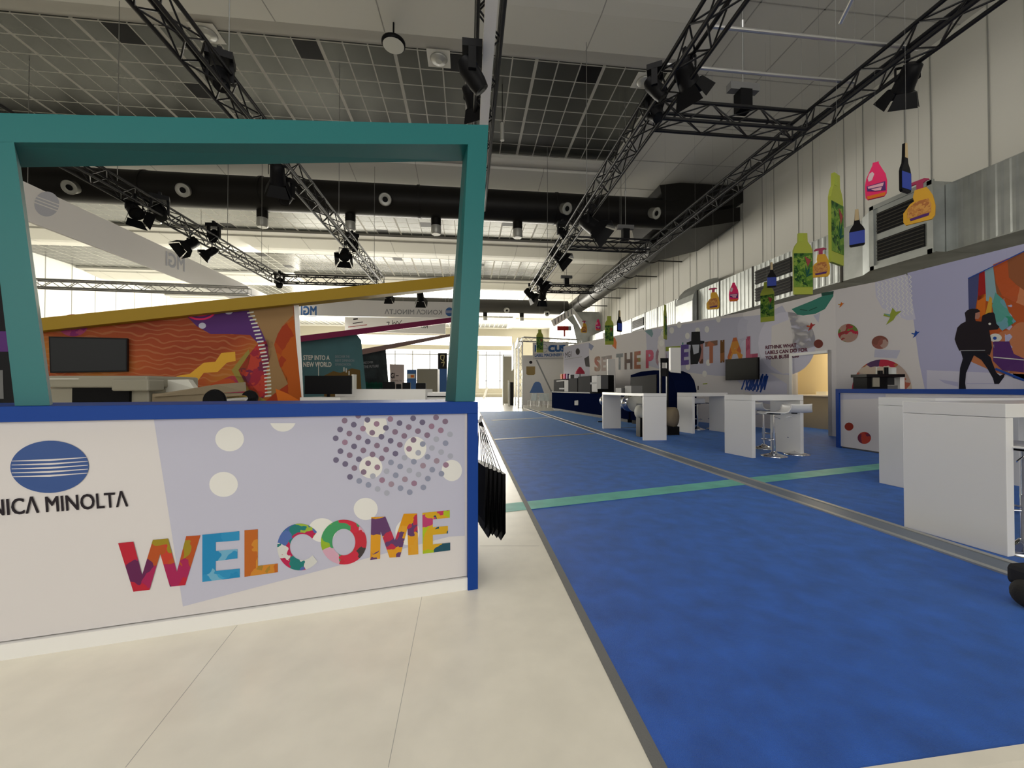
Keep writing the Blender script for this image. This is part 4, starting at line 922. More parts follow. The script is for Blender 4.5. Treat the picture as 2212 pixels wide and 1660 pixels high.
# small print
for s_, y in [('RETHINK WHAT', 755), ('LABELS CAN DO FOR', 766.3), ('YOUR BUSINESS', 777.5)]:
    w_ = {'RETHINK WHAT': 67, 'LABELS CAN DO FOR': 91, 'YOUR BUSINESS': 72}[s_]
    g.text(s_, (1653.5, y), (1653.5 + w_, y - w_ * .07), (1653.5, y - 7.8), 'inkplum', .035, 5)
g.text('MGI', (1221, 774), (1234, 771), (1221, 762), 'ink', .0, 3); g.ell(1248, 760, 4.5, 7, 'ink', 3); g.line([(1221, 777), (1257, 771)], 1, 'inkgrey', 2); g.poly([(1262, 775), (1272, 769), (1274, 793), (1265, 792)], 'ink', 3)
g.poly([(1272, 741), (1283, 748), (1277, 758), (1272, 752)], mat('slate_print', (.24, .27, .42)), 2)
g.poly([(1320, 732), (1328, 729), (1332, 740), (1331, 755), (1323, 748)], 'inkorange', 2)
g.poly([(1392, 715), (1408, 712), (1411, 722), (1408, 729)], mat('slate_teal_print', (.16, .28, .30)), 2)
for x, y in [(1451, 714), (1467, 702), (1485, 726), (1527, 712), (1429, 742), (1530, 784), (1486, 793), (1522, 808), (1507, 715), (1552, 690), (1433, 720)]: g.ell(x, y, 5, 7, 'dotwhite', 3, n=18)
for (x, y, x2, y2, c) in [(1474, 813, 1482, 807, 'ink'), (1496, 819, 1496, 829, 'ink'), (1518, 830, 1528, 829, 'inkgreen'), (1489, 837, 1498, 842, 'inkgreen'), (1508, 834, 1508, 843, 'ink'), (1475, 740, 1475, 747, 'inkteal')]: g.line([(x, y), (x2, y2)], 2.2, c, 3)
# gem, birds, round pictures
g.poly([(1710, 668), (1752, 651), (1790, 634), (1800, 632), (1800, 640), (1782, 668), (1762, 678), (1735, 682), (1722, 680)], 'inkteal', 4, mx)
g.poly([(1774, 633), (1801, 629), (1800, 636), (1775, 640)], 'inktealdark', 5, mx)
g.line([(1728, 669), (1744, 671)], 1.6, 'inktealdark', 5); g.line([(1748, 671), (1765, 664)], 1.6, 'inktealdark', 5)
g.poly([(1757, 682), (1771, 676), (1768, 698)], LV, 3)
def bird(x, y, s_, m1, m2, fl_=1):
    g.poly([(x - 10 * s_ * fl_, y - 2 * s_), (x - 3 * s_ * fl_, y - 1 * s_), (x, y - 9 * s_), (x + 4 * s_ * fl_, y - 4 * s_), (x + 11 * s_ * fl_, y - 5 * s_), (x + 4 * s_ * fl_, y + 1 * s_), (x + 1 * s_ * fl_, y + 6 * s_), (x - 8 * s_ * fl_, y + 12 * s_), (x - 3 * s_ * fl_, y + 3 * s_), (x - 11 * s_ * fl_, y + 1 * s_)], m1, 4)
    g.poly([(x - 11 * s_ * fl_, y - 2 * s_), (x - 3 * s_ * fl_, y - 1 * s_), (x - 3 * s_ * fl_, y + 2 * s_)], m2, 5)
bird(1928, 681, 1.8, 'inkgreen', mat('bird_teal', (.15, .35, .30))); bird(1752, 705, .9, 'inkred', 'inkorange'); bird(1817, 658, .6, 'inkorange', 'inkgreen'); bird(1978, 721, .85, 'inkbright', 'inkblue')
pk = [(.45, .03, .06), (.40, .25, .2), (.14, .22, .05), (.30, .05, .05)]
g.ell(1832, 720, 22, 20, patch('round_picture_a', pk, 4, wav=.5), 3, maxe=mx); g.ell(1901, 740, 18, 14.5, patch('round_picture_b', [(.22, .08, .06), (.42, .28, .24), (.28, .10, .08)], 5, wav=.6), 3, maxe=mx)
g.ell(1768, 743, 10, 9.3, mat('round_picture_c', (.16, .03, .02)), 3)
g.poly([(1890, 755), (1945, 757), (1937, 775), (1888, 772)], LV, 2)
arch = patch('arch_picture', [(.45, .03, .06), (.45, .35, .30), (.40, .14, .06), (.10, .05, .12), (.55, .45, .35), (.42, .12, .08)], 3.4, wav=.5)
g.ell(1905, 845, 65, 68, arch, 3, a0=0, a1=180, n=40, maxe=mx)
# scribble drawing below the television
g.poly([(1606, 822), (1640, 808), (1658, 812), (1645, 845), (1610, 848)], 'lav_pale', 2)
for k in range(6): g.line([(1602 + 8 * k, 842 + 1.2 * k), (1607 + 9 * k, 826), (1616 + 8 * k, 808), (1612 + 8 * k, 828), (1616 + 7 * k, 843), (1626 + 6.5 * k, 812)], 3.4, 'inkbright', 4)
# printed street scene at the right: collage block and walking figure
g.poly([(2091, 602), (2212, 543), (2330, 490), (2330, 850), (2212, 824), (2150, 805), (2098, 782)], patch('collage_block', [(.55, .12, .03), (.45, .09, .02), (.30, .10, .04), (.50, .18, .08), (.14, .05, .03)], 1.1, wav=.8), 1, mx)
g.poly([(2091, 602), (2115, 590), (2112, 640), (2105, 680), (2093, 690)], mat('mural_navy', (.07, .08, .20)), 2)
g.poly([(2115, 590), (2127, 585), (2130, 640), (2112, 650)], 'inkred', 2); g.poly([(2112, 640), (2130, 635), (2128, 680), (2108, 690)], 'inkorange', 2)
g.poly([(2127, 585), (2145, 575), (2152, 630), (2160, 660), (2130, 650)], mat('mural_sky', (.25, .40, .45)), 2)
g.poly([(2150, 632), (2170, 650), (2182, 680), (2195, 695), (2165, 715), (2150, 700), (2143, 660)], patch('mural_green', [(.04, .30, .18), (.10, .35, .30), (.15, .35, .42)], 6), 3)
g.poly([(2145, 572), (2178, 558), (2180, 600), (2195, 615), (2230, 640), (2230, 668), (2190, 652), (2165, 640), (2152, 612)], patch('mural_orange', [(.55, .16, .05), (.60, .22, .10), (.50, .10, .03)], 1.5), 3)
g.poly([(2138, 640), (2143, 645), (2142, 676), (2128, 680)], 'inkyellow', 4)
g.poly([(2145, 738), (2180, 738), (2190, 765), (2212, 775), (2212, 805), (2165, 800), (2145, 780)], 'inkpurple', 3)
g.ell(2150, 730, 14, 9, 'inklight', 4); g.ell(2149, 731, 4, 3.6, 'inkbright', 5)
g.line([(2146, 772), (2212, 778)], 2, 'inklight', 4); g.line([(2091, 602), (2212, 543)], 2, 'inkbright', 4); g.line([(2150, 797), (2212, 822)], 5, 'inkbright', 4)
g.poly([(2145, 745), (2168, 744), (2166, 750), (2147, 752)], 'inkgrey', 5)
J = 'ink'
g.poly([(2086, 688), (2084, 676), (2090, 670), (2100, 667), (2112, 668), (2118, 673), (2110, 676), (2106, 688), (2108, 694), (2120, 695), (2122, 682), (2136, 676), (2146, 675), (2152, 684), (2160, 705), (2155, 712), (2137, 714), (2141, 735), (2143, 752), (2138, 768), (2128, 764), (2100, 760), (2072, 758), (2066, 745), (2062, 733), (2068, 708), (2076, 700), (2086, 695)], J, 6)
g.poly([(2075, 758), (2100, 760), (2128, 762), (2140, 772), (2143, 782), (2152, 805), (2160, 812), (2170, 808), (2169, 815), (2158, 830), (2148, 830), (2145, 818), (2132, 795), (2120, 778), (2104, 768), (2096, 785), (2087, 806), (2085, 828), (2087, 842), (2071, 842), (2072, 820), (2074, 795), (2080, 775)], mat('ink_trousers', (.012, .012, .02)), 6)
g.poly([(2107, 677), (2116, 674), (2117, 684), (2113, 690), (2106, 689)], 'inkskin', 7); g.line([(2074, 758), (2128, 757)], 1.6, 'inkgrey', 7); g.ell(2138, 700, 3, 2.4, 'inklight', 8)
g.poly([(2028, 820), (2070, 826), (2070, 836), (2040, 828)], 'lav_deep', 3); g.line([(2088, 829), (2150, 829)], 1.6, 'lav_deep', 3)
g.build('printed_artwork', bw)
# television on the wall
t = thing('wall_television', 'black flat television hanging on the booth wall left of the doorway', 'television', tuple(GW(1602, 797)))
tvp = GW; c = [GW(1567, 777, .30), GW(1637, 772, .30), GW(1637, 820, .30), GW(1567, 822, .30)]
nv = (c[1] - c[0]).cross(c[3] - c[0]).normalized()
if nv.dot(CAM - c[0]) < 0: nv = -nv
MB('black').hexa(c, [v - nv * .07 for v in c]).build('tv_housing', t); TH_ = [k for k in t.children if k.name.startswith('tv_housing')][0]
c2 = [c[0].lerp(c[2], .03) + nv * .003, c[1].lerp(c[3], .03) + nv * .003, c[2].lerp(c[0], .03) + nv * .003, c[3].lerp(c[1], .03) + nv * .003]
MB('screen').hexa(c2, [v - nv * .003 for v in c2]).build('screen_glass', TH_)
cc_ = (c[0] + c[2]) / 2; MB('black').obox(cc_ - nv * .07 - Vector((0, 0, .1)), nv.cross(Vector((0, 0, 1))) * .2, -nv * .26, (0, 0, .2)).build('wall_mount', t)
# room behind the doorway
rm = MB('cream').box((11.35, 8.4, 0), (11.45, 13.0, 2.7)).box((9.3, 12.9, 0), (11.4, 13.0, 2.7)).box((9.75, 8.4, 0), (11.4, 8.5, 2.7)).prism([(9.75, 8.4, 2.7), (11.45, 8.4, 2.7), (11.45, 13.0, 2.7), (9.3, 13.0, 2.7), (9.4, 9.3, 2.7)], (0, 0, .08)); struct(rm, 'wall_store_room')
lt = bpy.data.lights.new('store_room_lamp', 'POINT'); lt.energy = 55; lt.color = (1, .86, .62); lt.shadow_soft_size = .15
lo = bpy.data.objects.new('store_room_lamp', lt); COL.objects.link(lo); lo.location = (10.3, 10.6, 2.4)
cp_ = onX(1760, 858, 10.9)
cb = thing('storage_cabinet', 'beige low cabinet inside the lit store room', 'cabinet', (10.9, 11, 0))
v0 = fl(1737, 930); v0 = onX(1740, 926, 10.6)
MB('beige').box((10.55, 9.2, 0), (11.3, 12.0, .98)).build('cabinet_body', cb); MB('white').box((10.5, 9.15, .98), (11.32, 12.05, 1.02)).build('cabinet_top', cb)
sh = thing('wall_shelf', 'small set of white shelves on the left side of the lit store room', 'shelf', (10, 12.7, 1.3))
for z in (1.35, 1.6, 1.85, 2.1): MB('white').box((9.6, 12.3, z), (10.5, 12.9, z + .03)).build('shelf_board', sh)
MB('white').box((9.6, 12.86, 1.3), (10.5, 12.9, 2.2)).build('shelf_back', sh)
bxs = tag(MB('paper').box((10.62, 10.9, 1.02), (10.9, 11.25, 1.12)).build('small_box'), 'small white box on the store room cabinet', 'box')
# back counter with coffee machine
bc = thing('back_counter', 'white back counter below the arch picture, carrying the coffee machine', 'counter', (9.3, 7.6, 0))
q0 = atD(1872, 845, 8.6); q1 = atD(2010, 845, 8.0)
a = Vector((q0.x, q0.y, 0)); b = Vector((q1.x, q1.y, 0)); u_ = (b - a).normalized(); n_ = Vector((u_.y, -u_.x, 0))
if n_.dot(a) < 0: n_ = -n_
MB('white').obox(a, b - a, n_ * .45, (0, 0, 1.12)).build('counter_body', bc)
cm = thing('coffee_machine', 'black coffee machine with wide tray top on the back counter before the arch picture', 'coffee machine', tuple(a + Vector((0, 0, 1.12))))
def cmb(mb, x0, x1, y0, y1, D, dep): return fbox(mb, x0, x1, y0, y1, D, dep)
zb = 1.12
fbox(MB(), 1873, 1917, 814, 843, 8.55, .35, 'black').build('machine_body', cm); fbox(MB(), 1872, 1955, 808.5, 815, 8.5, .4, 'blackgloss').build('tray_top', cm)
fbox(MB(), 1886, 1900, 816, 836, 8.52, .04, 'beige').build('front_window', cm); fbox(MB(), 1944, 1954, 815, 844, 8.55, .3, 'white').build('side_column', cm)
fbox(MB(), 1917, 1944, 833, 844, 8.6, .3, 'midgrey').build('drip_tray', cm); fbox(MB(), 1917, 1932, 815, 832, 8.57, .25, 'darkgrey').build('brew_head', cm)
for i, (x, y0, h_, r_, m_, lb) in enumerate([(1901, 801, 7.6, 4.5, 'black', 'short black canister'), (1914, 794, 14.6, 4, 'black', 'tall black canister'), (1927, 795, 13.6, 7, 'acrylic', 'clear glass bean jar')]):
    P = atD(x, y0 + h_, 8.65); T_ = atD(x, y0, 8.65); t = tag(MB(m_).tube(P, T_, r_ / F * 8.65, 16).build('canister'), lb + ' standing on the coffee machine', 'container')
tag(MB('inklight').tube(atD(1893, 808.6, 8.65), atD(1893, 794, 8.65), .012, 6).tube(atD(1892, 794, 8.65), atD(1898, 794, 8.65), .012, 6).build('chrome_tap'), 'small bright upright tap on the left of the coffee machine top', 'tap')
# blue framed counter on the right
bcn = thing('service_counter', 'white service counter with blue frame and two round red pictures, on the right', 'counter', (7.75, 6, 0))
c0 = fl(1806, 966.5); X0 = c0.x; Y0 = c0.y
X1 = X0 + .10
cdir = Vector((X0 + .12 - X0, -4.2, 0))
A0 = Vector((X0, Y0, 0)); nr = Vector((1, 0, 0)); ln = 4.6; cd_ = Vector((0.028, -1, 0)).normalized()
BT = 1.205
MB('blue').obox(A0 + Vector((0, 0, 1.125)), cd_ * ln, nr * .6, (0, 0, BT - 1.125)).build('counter_top', bcn)
MB('blue').obox(A0, cd_ * .075, nr * .6, (0, 0, 1.125)).build('end_post', bcn)
MB('print_white').obox(A0 + nr * .03 + cd_ * .07 + Vector((0, 0, .03)), cd_ * (ln - .1), nr * .5, (0, 0, 1.10)).build('counter_body', bcn)
MB('midgrey').obox(A0 + nr * .06 + cd_ * .07, cd_ * (ln - .1), nr * .4, (0, 0, .03)).build('plinth', bcn)
bp = Plane((A0.x + .03, A0.y), ((A0 + cd_ * 3).x + .03, (A0 + cd_ * 3).y))
g = Print(bp); g.ell(1834, 922, 9.6, 8.8, mat('round_red_a', (.28, .03, .015)), 1); g.ell(1867, 946.5, 14.5, 13, patch('round_red_b', [(.35, .01, .02), (.16, .02, .05), (.45, .05, .03)], 7), 1)
g.poly([(1816, 851), (1913, 851), (1913, 861), (1816, 864)], LV, 1); g.build('printed_graphics', bcn)
# ================================================================ BAR TABLES AND STOOLS
def bar_table(x, y, rz, lx, ly, label, H_=1.1, th=0.10, seam_=True):
    t = thing('bar_table', label, 'table', (x, y, 0), 'white bar tables with slab legs', rz=rz, local=True)
    MB('white_gloss').box((0, 0, H_ - th), (lx, ly, H_)).build('table_top', t, bevel=.003)
    MB('white').box((0, 0.0, 0), (th * .75, ly, H_ - th - .003)).build('leg', t, bevel=.003); MB('white').box((lx - th * .75, 0.0, 0), (lx, ly, H_ - th - .003)).build('leg', t, bevel=.003)
    return t
pD = fl(2172, 1197); pE = fl(1913, 1045)
bar_table(3.86, 2.50, R(6), 1.5, .64, 'nearest white slab-legged bar table, at the right edge')
bar_table(5.28, 4.02, R(2), 1.6, .62, 'second white bar table, just behind the nearest one')
pC = fl(1625, 990.4); bar_table(pC.x, pC.y, R(9), 1.16, .62, 'white bar table with two stools drawn up in front, left of the doorway')
pB = fl(1496, 937.3); bar_table(pB.x, pB.y, R(9), 1.16, .62, 'white bar table between the hoop-legged table with film rolls and the stools')
# table with film rolls: long side runs along the aisle
pA = Vector((4.08, 9.02, 0))
tA = thing('bar_table', 'white bar table nearest the aisle strip, in front of the film rolls', 'table', (4.64, 9.0, 0), 'white bar tables with slab legs', rz=R(90), local=True)
MB('white_gloss').box((0, 0, 1.03), (2.9, .56, 1.1)).build('table_top', tA, bevel=.003); MB('white').box((0, 0, 0), (.07, .56, 1.027)).build('leg', tA, bevel=.003); MB('white').box((2.83, 0, 0), (2.9, .56, 1.027)).build('leg', tA, bevel=.003)
for (x, y, s_, lb) in [(4.15, 10.55, .18, 'lower'), (4.2, 10.0, .26, 'taller')]:
    tag(MB('midgrey').box((x, y, 1.1), (x + .3, y + .42, 1.1 + s_ * .7)).build('carton'), lb + ' grey carton on the bar table nearest the aisle strip', 'box')
def make_stool():
    t = thing('bar_stool', 'x', 'stool', (0, 0, 0), 'white moulded bar stools on chrome trumpet feet', local=True)
    MB('chrome').lathe([(.21, 0), (.21, .012), (.14, .03), (.06, .055), (.035, .09)], (0, 0, 0), 28).build('base', t)
    MB('chrome').tube((0, 0, .07), (0, 0, .42), .028, 16).build('lower_column', t); MB('chrome').tube((0, 0, .42), (0, 0, .765), .019, 16).build('gas_lift', t)
    f = MB('chrome')
    pts = [Vector((math.cos(R(a)) * .13, -.10 - math.sin(R(a)) * .09, .30)) for a in range(-20, 201, 20)]
    for p0, p1 in zip(pts[:-1], pts[1:]): f.tube(p0, p1, .009, 6)
    f.tube((0, 0, .30), pts[0], .009, 6).tube((0, 0, .30), pts[-1], .009, 6); f.build('foot_rest', t)
    MB('chrome').tube((0, 0, .71), (.17, .03, .68), .006, 6).build('lever', t)
    s_ = MB('white_gloss'); prof_ = [(-.21, .765), (-.19, .785), (-.12, .79), (0, .783), (.10, .783), (.155, .80), (.185, .84), (.20, .90), (.205, .93)]
    n = 8; V = []; W_ = .21
    for (yy, z_) in prof_:
        for i in range(n + 1):
            k = -1 + 2 * i / n; V.append((k * W_ * (1 - .08 * (z_ > .835)), yy, z_ + .012 * k * k))
    m = len(prof_); V2 = [(x_, y_ + (.012 if z_ > .835 else 0), z_ - .016 * (z_ <= .835)) for x_, y_, z_ in V]
    fs = [(r * (n + 1) + i, r * (n + 1) + i + 1, (r + 1) * (n + 1) + i + 1, (r + 1) * (n + 1) + i) for r in range(m - 1) for i in range(n)]
    o_ = len(V); fs2 = [tuple(v + o_ for v in f_[::-1]) for f_ in fs]; ed = []
    for r in range(m - 1): ed += [(r * (n + 1), (r + 1) * (n + 1), (r + 1) * (n + 1) + o_, r * (n + 1) + o_), (r * (n + 1) + n, r * (n + 1) + n + o_, (r + 1) * (n + 1) + n + o_, (r + 1) * (n + 1) + n)]
    for i in range(n): ed += [(i, i + o_, i + 1 + o_, i + 1), ((m - 1) * (n + 1) + i, (m - 1) * (n + 1) + i + 1, (m - 1) * (n + 1) + i + 1 + o_, (m - 1) * (n + 1) + i + o_)]
    s_.add(V + V2, fs + fs2 + ed, True); s_.build('seat', t)
    MB('black').box((-.08, -.08, .75), (.08, .08, .77)).build('seat_plate', t)
    return t
STP = make_stool()
stl = [(1672, 990, -108, 'front left one at the table by the doorway'), (1721, 986, 150, 'front right one at the table by the doorway'), (1650, 973, 95, 'half hidden on the far side of the table by the doorway'),
       (1507, 932, 150, 'left one under the table behind the film rolls'), (1543, 931, 175, 'right one under the table behind the film rolls'), (2216, 1196, 190, 'at the nearest bar table, cut by the right edge'), (1472, 918, 100, 'glimpsed left of the second-row table'), (1905, 1003, 100, 'its seat just peeking out left of the second bar table')]
for i, (x, y, rz, lb) in enumerate(stl):
    P = fl(x, y - 4) if i != 7 else Vector((6.3, 5.2, 0)); o_ = STP if i == 0 else dup(STP); o_.location = (P.x, P.y, 0); o_.rotation_euler = (0, 0, R(rz)); o_['label'] = 'white bar stool, ' + lb
# ================================================================ PRINTING PRESS
pm_ = thing('printing_press', 'long dark navy digital printing press along the booth wall', 'machine', (5.6, 18, 0))
def slab(mb, pts, z0, z1, m_=None):
    if m_: mb.mat(m_)
    return mb.prism([(x, y, z0) for x, y in pts], (0, 0, z1 - z0))
def al(t_): return Vector((4.78 + .88 * t_, 22.6 - 8.9 * t_))      # front line of the press
fd = (al(1) - al(0)).normalized(); bd = Vector((-fd.y, fd.x)); bd = bd if bd.x > 0 else -bd
def seg(mb, t0, t1, d0, d1, z0, z1, m_):
    a_, b_ = al(t0), al(t1); return slab(mb, [tuple(a_ + bd * d0), tuple(b_ + bd * d0), tuple(b_ + bd * d1), tuple(a_ + bd * d1)], z0, z1, m_)
seg(MB(), 0, 1.0, 0.0, .9, .12, 1.0, 'navy').build('base_cabinet', pm_); seg(MB(), 0.02, .98, .05, .85, 0.0, .12, 'black').build('plinth', pm_)
seg(MB(), 0, .62, -.02, .9, 1.0, 1.05, 'midgrey').build('deck_edge', pm_)
for t0, t1, z1, m_ in [(0.02, .22, 1.72, 'darkgrey'), (.22, .30, 1.66, 'midgrey'), (.30, .44, 1.72, 'darkgrey'), (.44, .62, 1.78, 'darkgrey'), (.62, .70, 1.78, 'black')]:
    seg(MB(), t0, t1 - .008, .05, .8, 1.05, z1, m_).build('cabinet_module', pm_, bevel=.02)
seg(MB(), .70, .745, -.02, .3, 1.2, 1.75, 'midgrey').build('control_panel', pm_)
ppl = Plane(tuple(al(0)), tuple(al(1)), 0.0)
g = Print(Plane(tuple(al(0) + bd * .05), tuple(al(1) + bd * .05))); g.line([(1275, 829), (1295, 826.5)], 4, 'inkgrey', 1); g.line([(1202, 824), (1222, 822)], 2.5, 'midgrey', 1); g.line([(1208, 840), (1219, 840)], 3, 'inkgrey', 1); g.build('printed_labels', pm_)
g = Print(ppl); g.poly([(1241, 866), (1249, 865), (1249, 876), (1241, 876)], 'midgrey', 1); g.build('emblem', pm_)
# rear navy arch machine
ar = thing('press_unit', 'large navy blue arch-topped press unit behind the film rolls', 'machine', (6.6, 12.4, 0))
pa_ = [onY(1325, 905, 13.4), onY(1455, 918, 12.0)]
q0, q1 = Vector((5.65, 13.5, 0)), Vector((6.15, 11.35, 0)); ax_ = (q1 - q0); bk = Vector((.98, .2, 0)) * .75
zt = [(0, 1.68), (.25, 1.78), (.55, 1.80), (.75, 1.76), (.88, 1.66), (.96, 1.45), (1.0, 1.15)]
pts = [q0 + ax_ * t_ + Vector((0, 0, z_)) for t_, z_ in zt] + [q1 + Vector((0, 0, .12)), q0 + Vector((0, 0, .12))]
MB('navy').prism(pts, bk).build('machine_shell', ar); MB('black').obox(q0 + ax_ * .03, ax_ * .93, bk * .9, (0, 0, .12)).build('plinth', ar)
MB('black').prism([p_ - Vector((.02, 0, 0)) for p_ in [q0 + ax_ * .02 + Vector((0, 0, 1.6)), q0 + ax_ * .62 + Vector((0, 0, 1.66)), q0 + ax_ * .62 + Vector((0, 0, .9)), q0 + ax_ * .02 + Vector((0, 0, .9))]], (.02, 0, 0)).build('dark_window', ar)
gt = thing('roll_lift', 'tall black lifting gantry frame standing before the navy press unit', 'lift', (5.2, 10.9, 0))
g0 = atD(1427, 900, 11.0); g1 = atD(1441, 900, 11.0); zt_ = atD(1427, 774, 11.0).z
MB('black').obox((g0.x, g0.y, 0), RT * .045, FW.xy.to_3d() * .08, (0, 0, zt_)).obox((g1.x, g1.y, 0), RT * .045, FW.xy.to_3d() * .08, (0, 0, zt_)).obox((g0.x, g0.y, zt_ - .12), RT * .22, FW.xy.to_3d() * .08, (0, 0, .12)).obox((g0.x - .05, g0.y - .25, 0), RT * .32, FW.xy.to_3d() * .5, (0, 0, .05)).build('gantry_frame', gt)
MB('blackgloss').obox((g0.x + .05, g0.y, 1.55), RT * .12, FW.xy.to_3d() * .12, (0, 0, .22)).build('carriage', gt)
pl_ = tag(MB('white').obox((atD(1449, 900, 12.4).x, atD(1449, 900, 12.4).y, 0), RT * .32, FW.xy.to_3d() * .12, (0, 0, atD(1454, 751, 12.4).z)).build('white_column'), 'tall narrow white column covering part of the wall lettering', 'column')
tag(MB('white').obox((atD(1318, 900, 18.4).x - .1, atD(1318, 900, 18.4).y, 0), RT * .34, FW.xy.to_3d() * .15, (0, 0, atD(1318, 776, 18.4).z)).build('white_column'), 'short white column between the words on the booth wall, above the press', 'column')
# film rolls under/behind the aisle-side table
def roll(x, y, D, r_, L_, m_, label, dr_=(.35, -.9, 0)):
    c_ = atD(x, y, D); d_ = Vector(dr_).normalized()
    t = thing('film_roll', label, 'roll', tuple(c_), 'silver and cream film rolls on the roll rack')
    MB(m_).lathe([(.05, -L_ / 2), (r_, -L_ / 2), (r_, L_ / 2), (.05, L_ / 2)], c_, 26, d_).build('wound_film', t); MB('black').tube(c_ - d_ * (L_ / 2 + .006), c_ + d_ * (L_ / 2 + .006), .045, 14).build('core', t)
RD = (.17, -.98, 0)
rk = thing('roll_rack', 'metal rack carrying the film rolls behind the aisle-side bar table', 'rack', (5.0, 12.5, 0))
r0 = Vector((4.87, 14.1, .78)); r1 = Vector((4.93, 10.75, .76))
MB('alu').tube(r0, r1, .03, 10).build('axle', rk)
for p_ in (r0, r1): MB('black').box((p_.x - .03, p_.y - .03, 0), (p_.x + .03, p_.y + .03, p_.z)).box((p_.x - .2, p_.y - .03, 0), (p_.x + .2, p_.y + .03, .04)).build('rack_post', rk)
for i, (k, r_, L_, m_, lb) in enumerate([(.06, .16, .12, 'chrome', 'silver film roll at the far end of the rack'), (.2, .15, .10, 'chrome', 'silver film roll with hanging film tails'), (.34, .19, .20, 'alu', 'grey-green film roll in the middle of the rack'), (.52, .15, .22, 'chrome', 'brown-silver film roll right of the middle one'), (.68, .21, .08, 'chrome', 'slim bright silver film roll'), (.82, .20, .10, 'paper', 'second slim bright film roll, beside the white leg')]):
    c_ = r0.lerp(r1, k); d_ = (r1 - r0).normalized(); t = thing('film_roll', lb, 'roll', tuple(c_), 'film rolls on the rack')
    r_ *= 1.2; L_ *= 1.35
    MB(m_).lathe([(.032, -L_ / 2), (r_, -L_ / 2), (r_, L_ / 2), (.032, L_ / 2)], c_, 26, d_).build('wound_film', t)
    if i in (1, 2):
        for q_ in (-.06, .02): MB('chrome').obox(c_ + d_ * q_ + Vector((-.15, 0, -.42)), d_ * .03, (.002, .0, 0), (.01, 0, .42)).build('film_tail', t)
t = thing('film_roll', 'big cream paper roll standing on the floor between the two rows of bar tables', 'roll', (5.9, 11.3, .3), 'loose paper rolls')
c_ = atD(1450, 893, 10.6); MB('card').lathe([(.05, -.1), (.26, -.1), (.26, .1), (.05, .1)], (c_.x, c_.y, .46), 30, (.6, -.8, 0)).build('wound_paper', t)
MB('black').box((c_.x - .16, c_.y - .12, 0.0), (c_.x + .16, c_.y + .12, .22)).build('roll_dolly', t)
t = thing('film_roll', 'pale paper roll end showing left of the slab leg of the aisle-side table', 'roll', (5, 10.4, .5), 'loose paper rolls')
c_ = atD(1388, 890, 10.2); MB('paper').lathe([(.05, -.12), (.17, -.12), (.17, .12), (.05, .12)], (c_.x, c_.y, .62), 26, (.45, -.9, 0)).build('wound_paper', t)
MB('black').box((c_.x - .12, c_.y - .12, 0), (c_.x + .12, c_.y + .12, .47)).build('roll_stand', t)
# things on top of the press
zt1 = 1.72
for i, (t0, w_, h_, m_, lb) in enumerate([(.10, .12, .30, 'inkorange', 'orange striped carton'), (.15, .10, .30, 'inkpink', 'pink striped carton'), (.20, .10, .28, 'inkpurple', 'purple carton')]):
    a_ = al(t0) + bd * .3; z_ = 1.72
    tag(MB(m_).box((a_.x, a_.y, z_), (a_.x + w_, a_.y + .4, z_ + h_)).build('carton'), lb + ' standing on the far end of the press', 'box', 'striped cartons on the press')
a_ = al(.25) + bd * .3; tag(MB('midgrey').box((a_.x, a_.y, 1.66), (a_.x + .2, a_.y + .4, 1.93)).build('carton'), 'grey carton on the press beside the striped ones', 'box')
P = Vector((*(al(.37) + bd * .4), 1.72)); t = thing('table_lamp', 'pinkish red cone-shaded lamp with a bright pink side on top of the press', 'lamp', tuple(P))
MB('black').tube(P, P + Vector((0, 0, .3)), .02, 8).build('lamp_stem', t); MB(mat('lamp_red', (.5, .03, .08))).lathe([(.24, 0), (.22, .1), (.05, .34)], P + Vector((0, 0, .22)), 20).build('lamp_shade', t)
# ================================================================ HANGING PRODUCT CUTOUTS
def cutout(name, label, cat, px, py, hpx, size, draw, turn=0.0, group=None):
    D = F * size / hpx; c_ = atD(px, py, D)
    view = Vector((c_.x, c_.y, 0)).normalized(); yaw = math.atan2(-view.x, view.y) + turn
    t = thing(name, label, cat, tuple(c_), group, rz=yaw, local=True)
    draw(t, size)
    MB('string').tube((0, 0, size * .5), (0, 0, CE - .02 - c_.z), .0014, 5).build('hanging_wire', t)
    return t
def board(t, pts, m_, y=0.0, th=.03, name='board', s_=1.0):
    P = [Vector((x * s_, y, z * s_)) for x, z in pts]; MB(m_).prism(P, (0, th, 0)).build(name, t)
def rel(pts, cx, cy, h): return [((x - cx) / h, (cy - y) / h) for x, y in pts]
leafm = patch('leaf_print', [(.012, .05, .012), (.05, .13, .02), (.12, .22, .03), (.17, .26, .04), (.07, .16, .02)], 9, wav=.5)
limeb = mat('lime_print', (.30, .34, .05), .5); limed = mat('lime_shadow_print', (.30, .36, .05), .5)
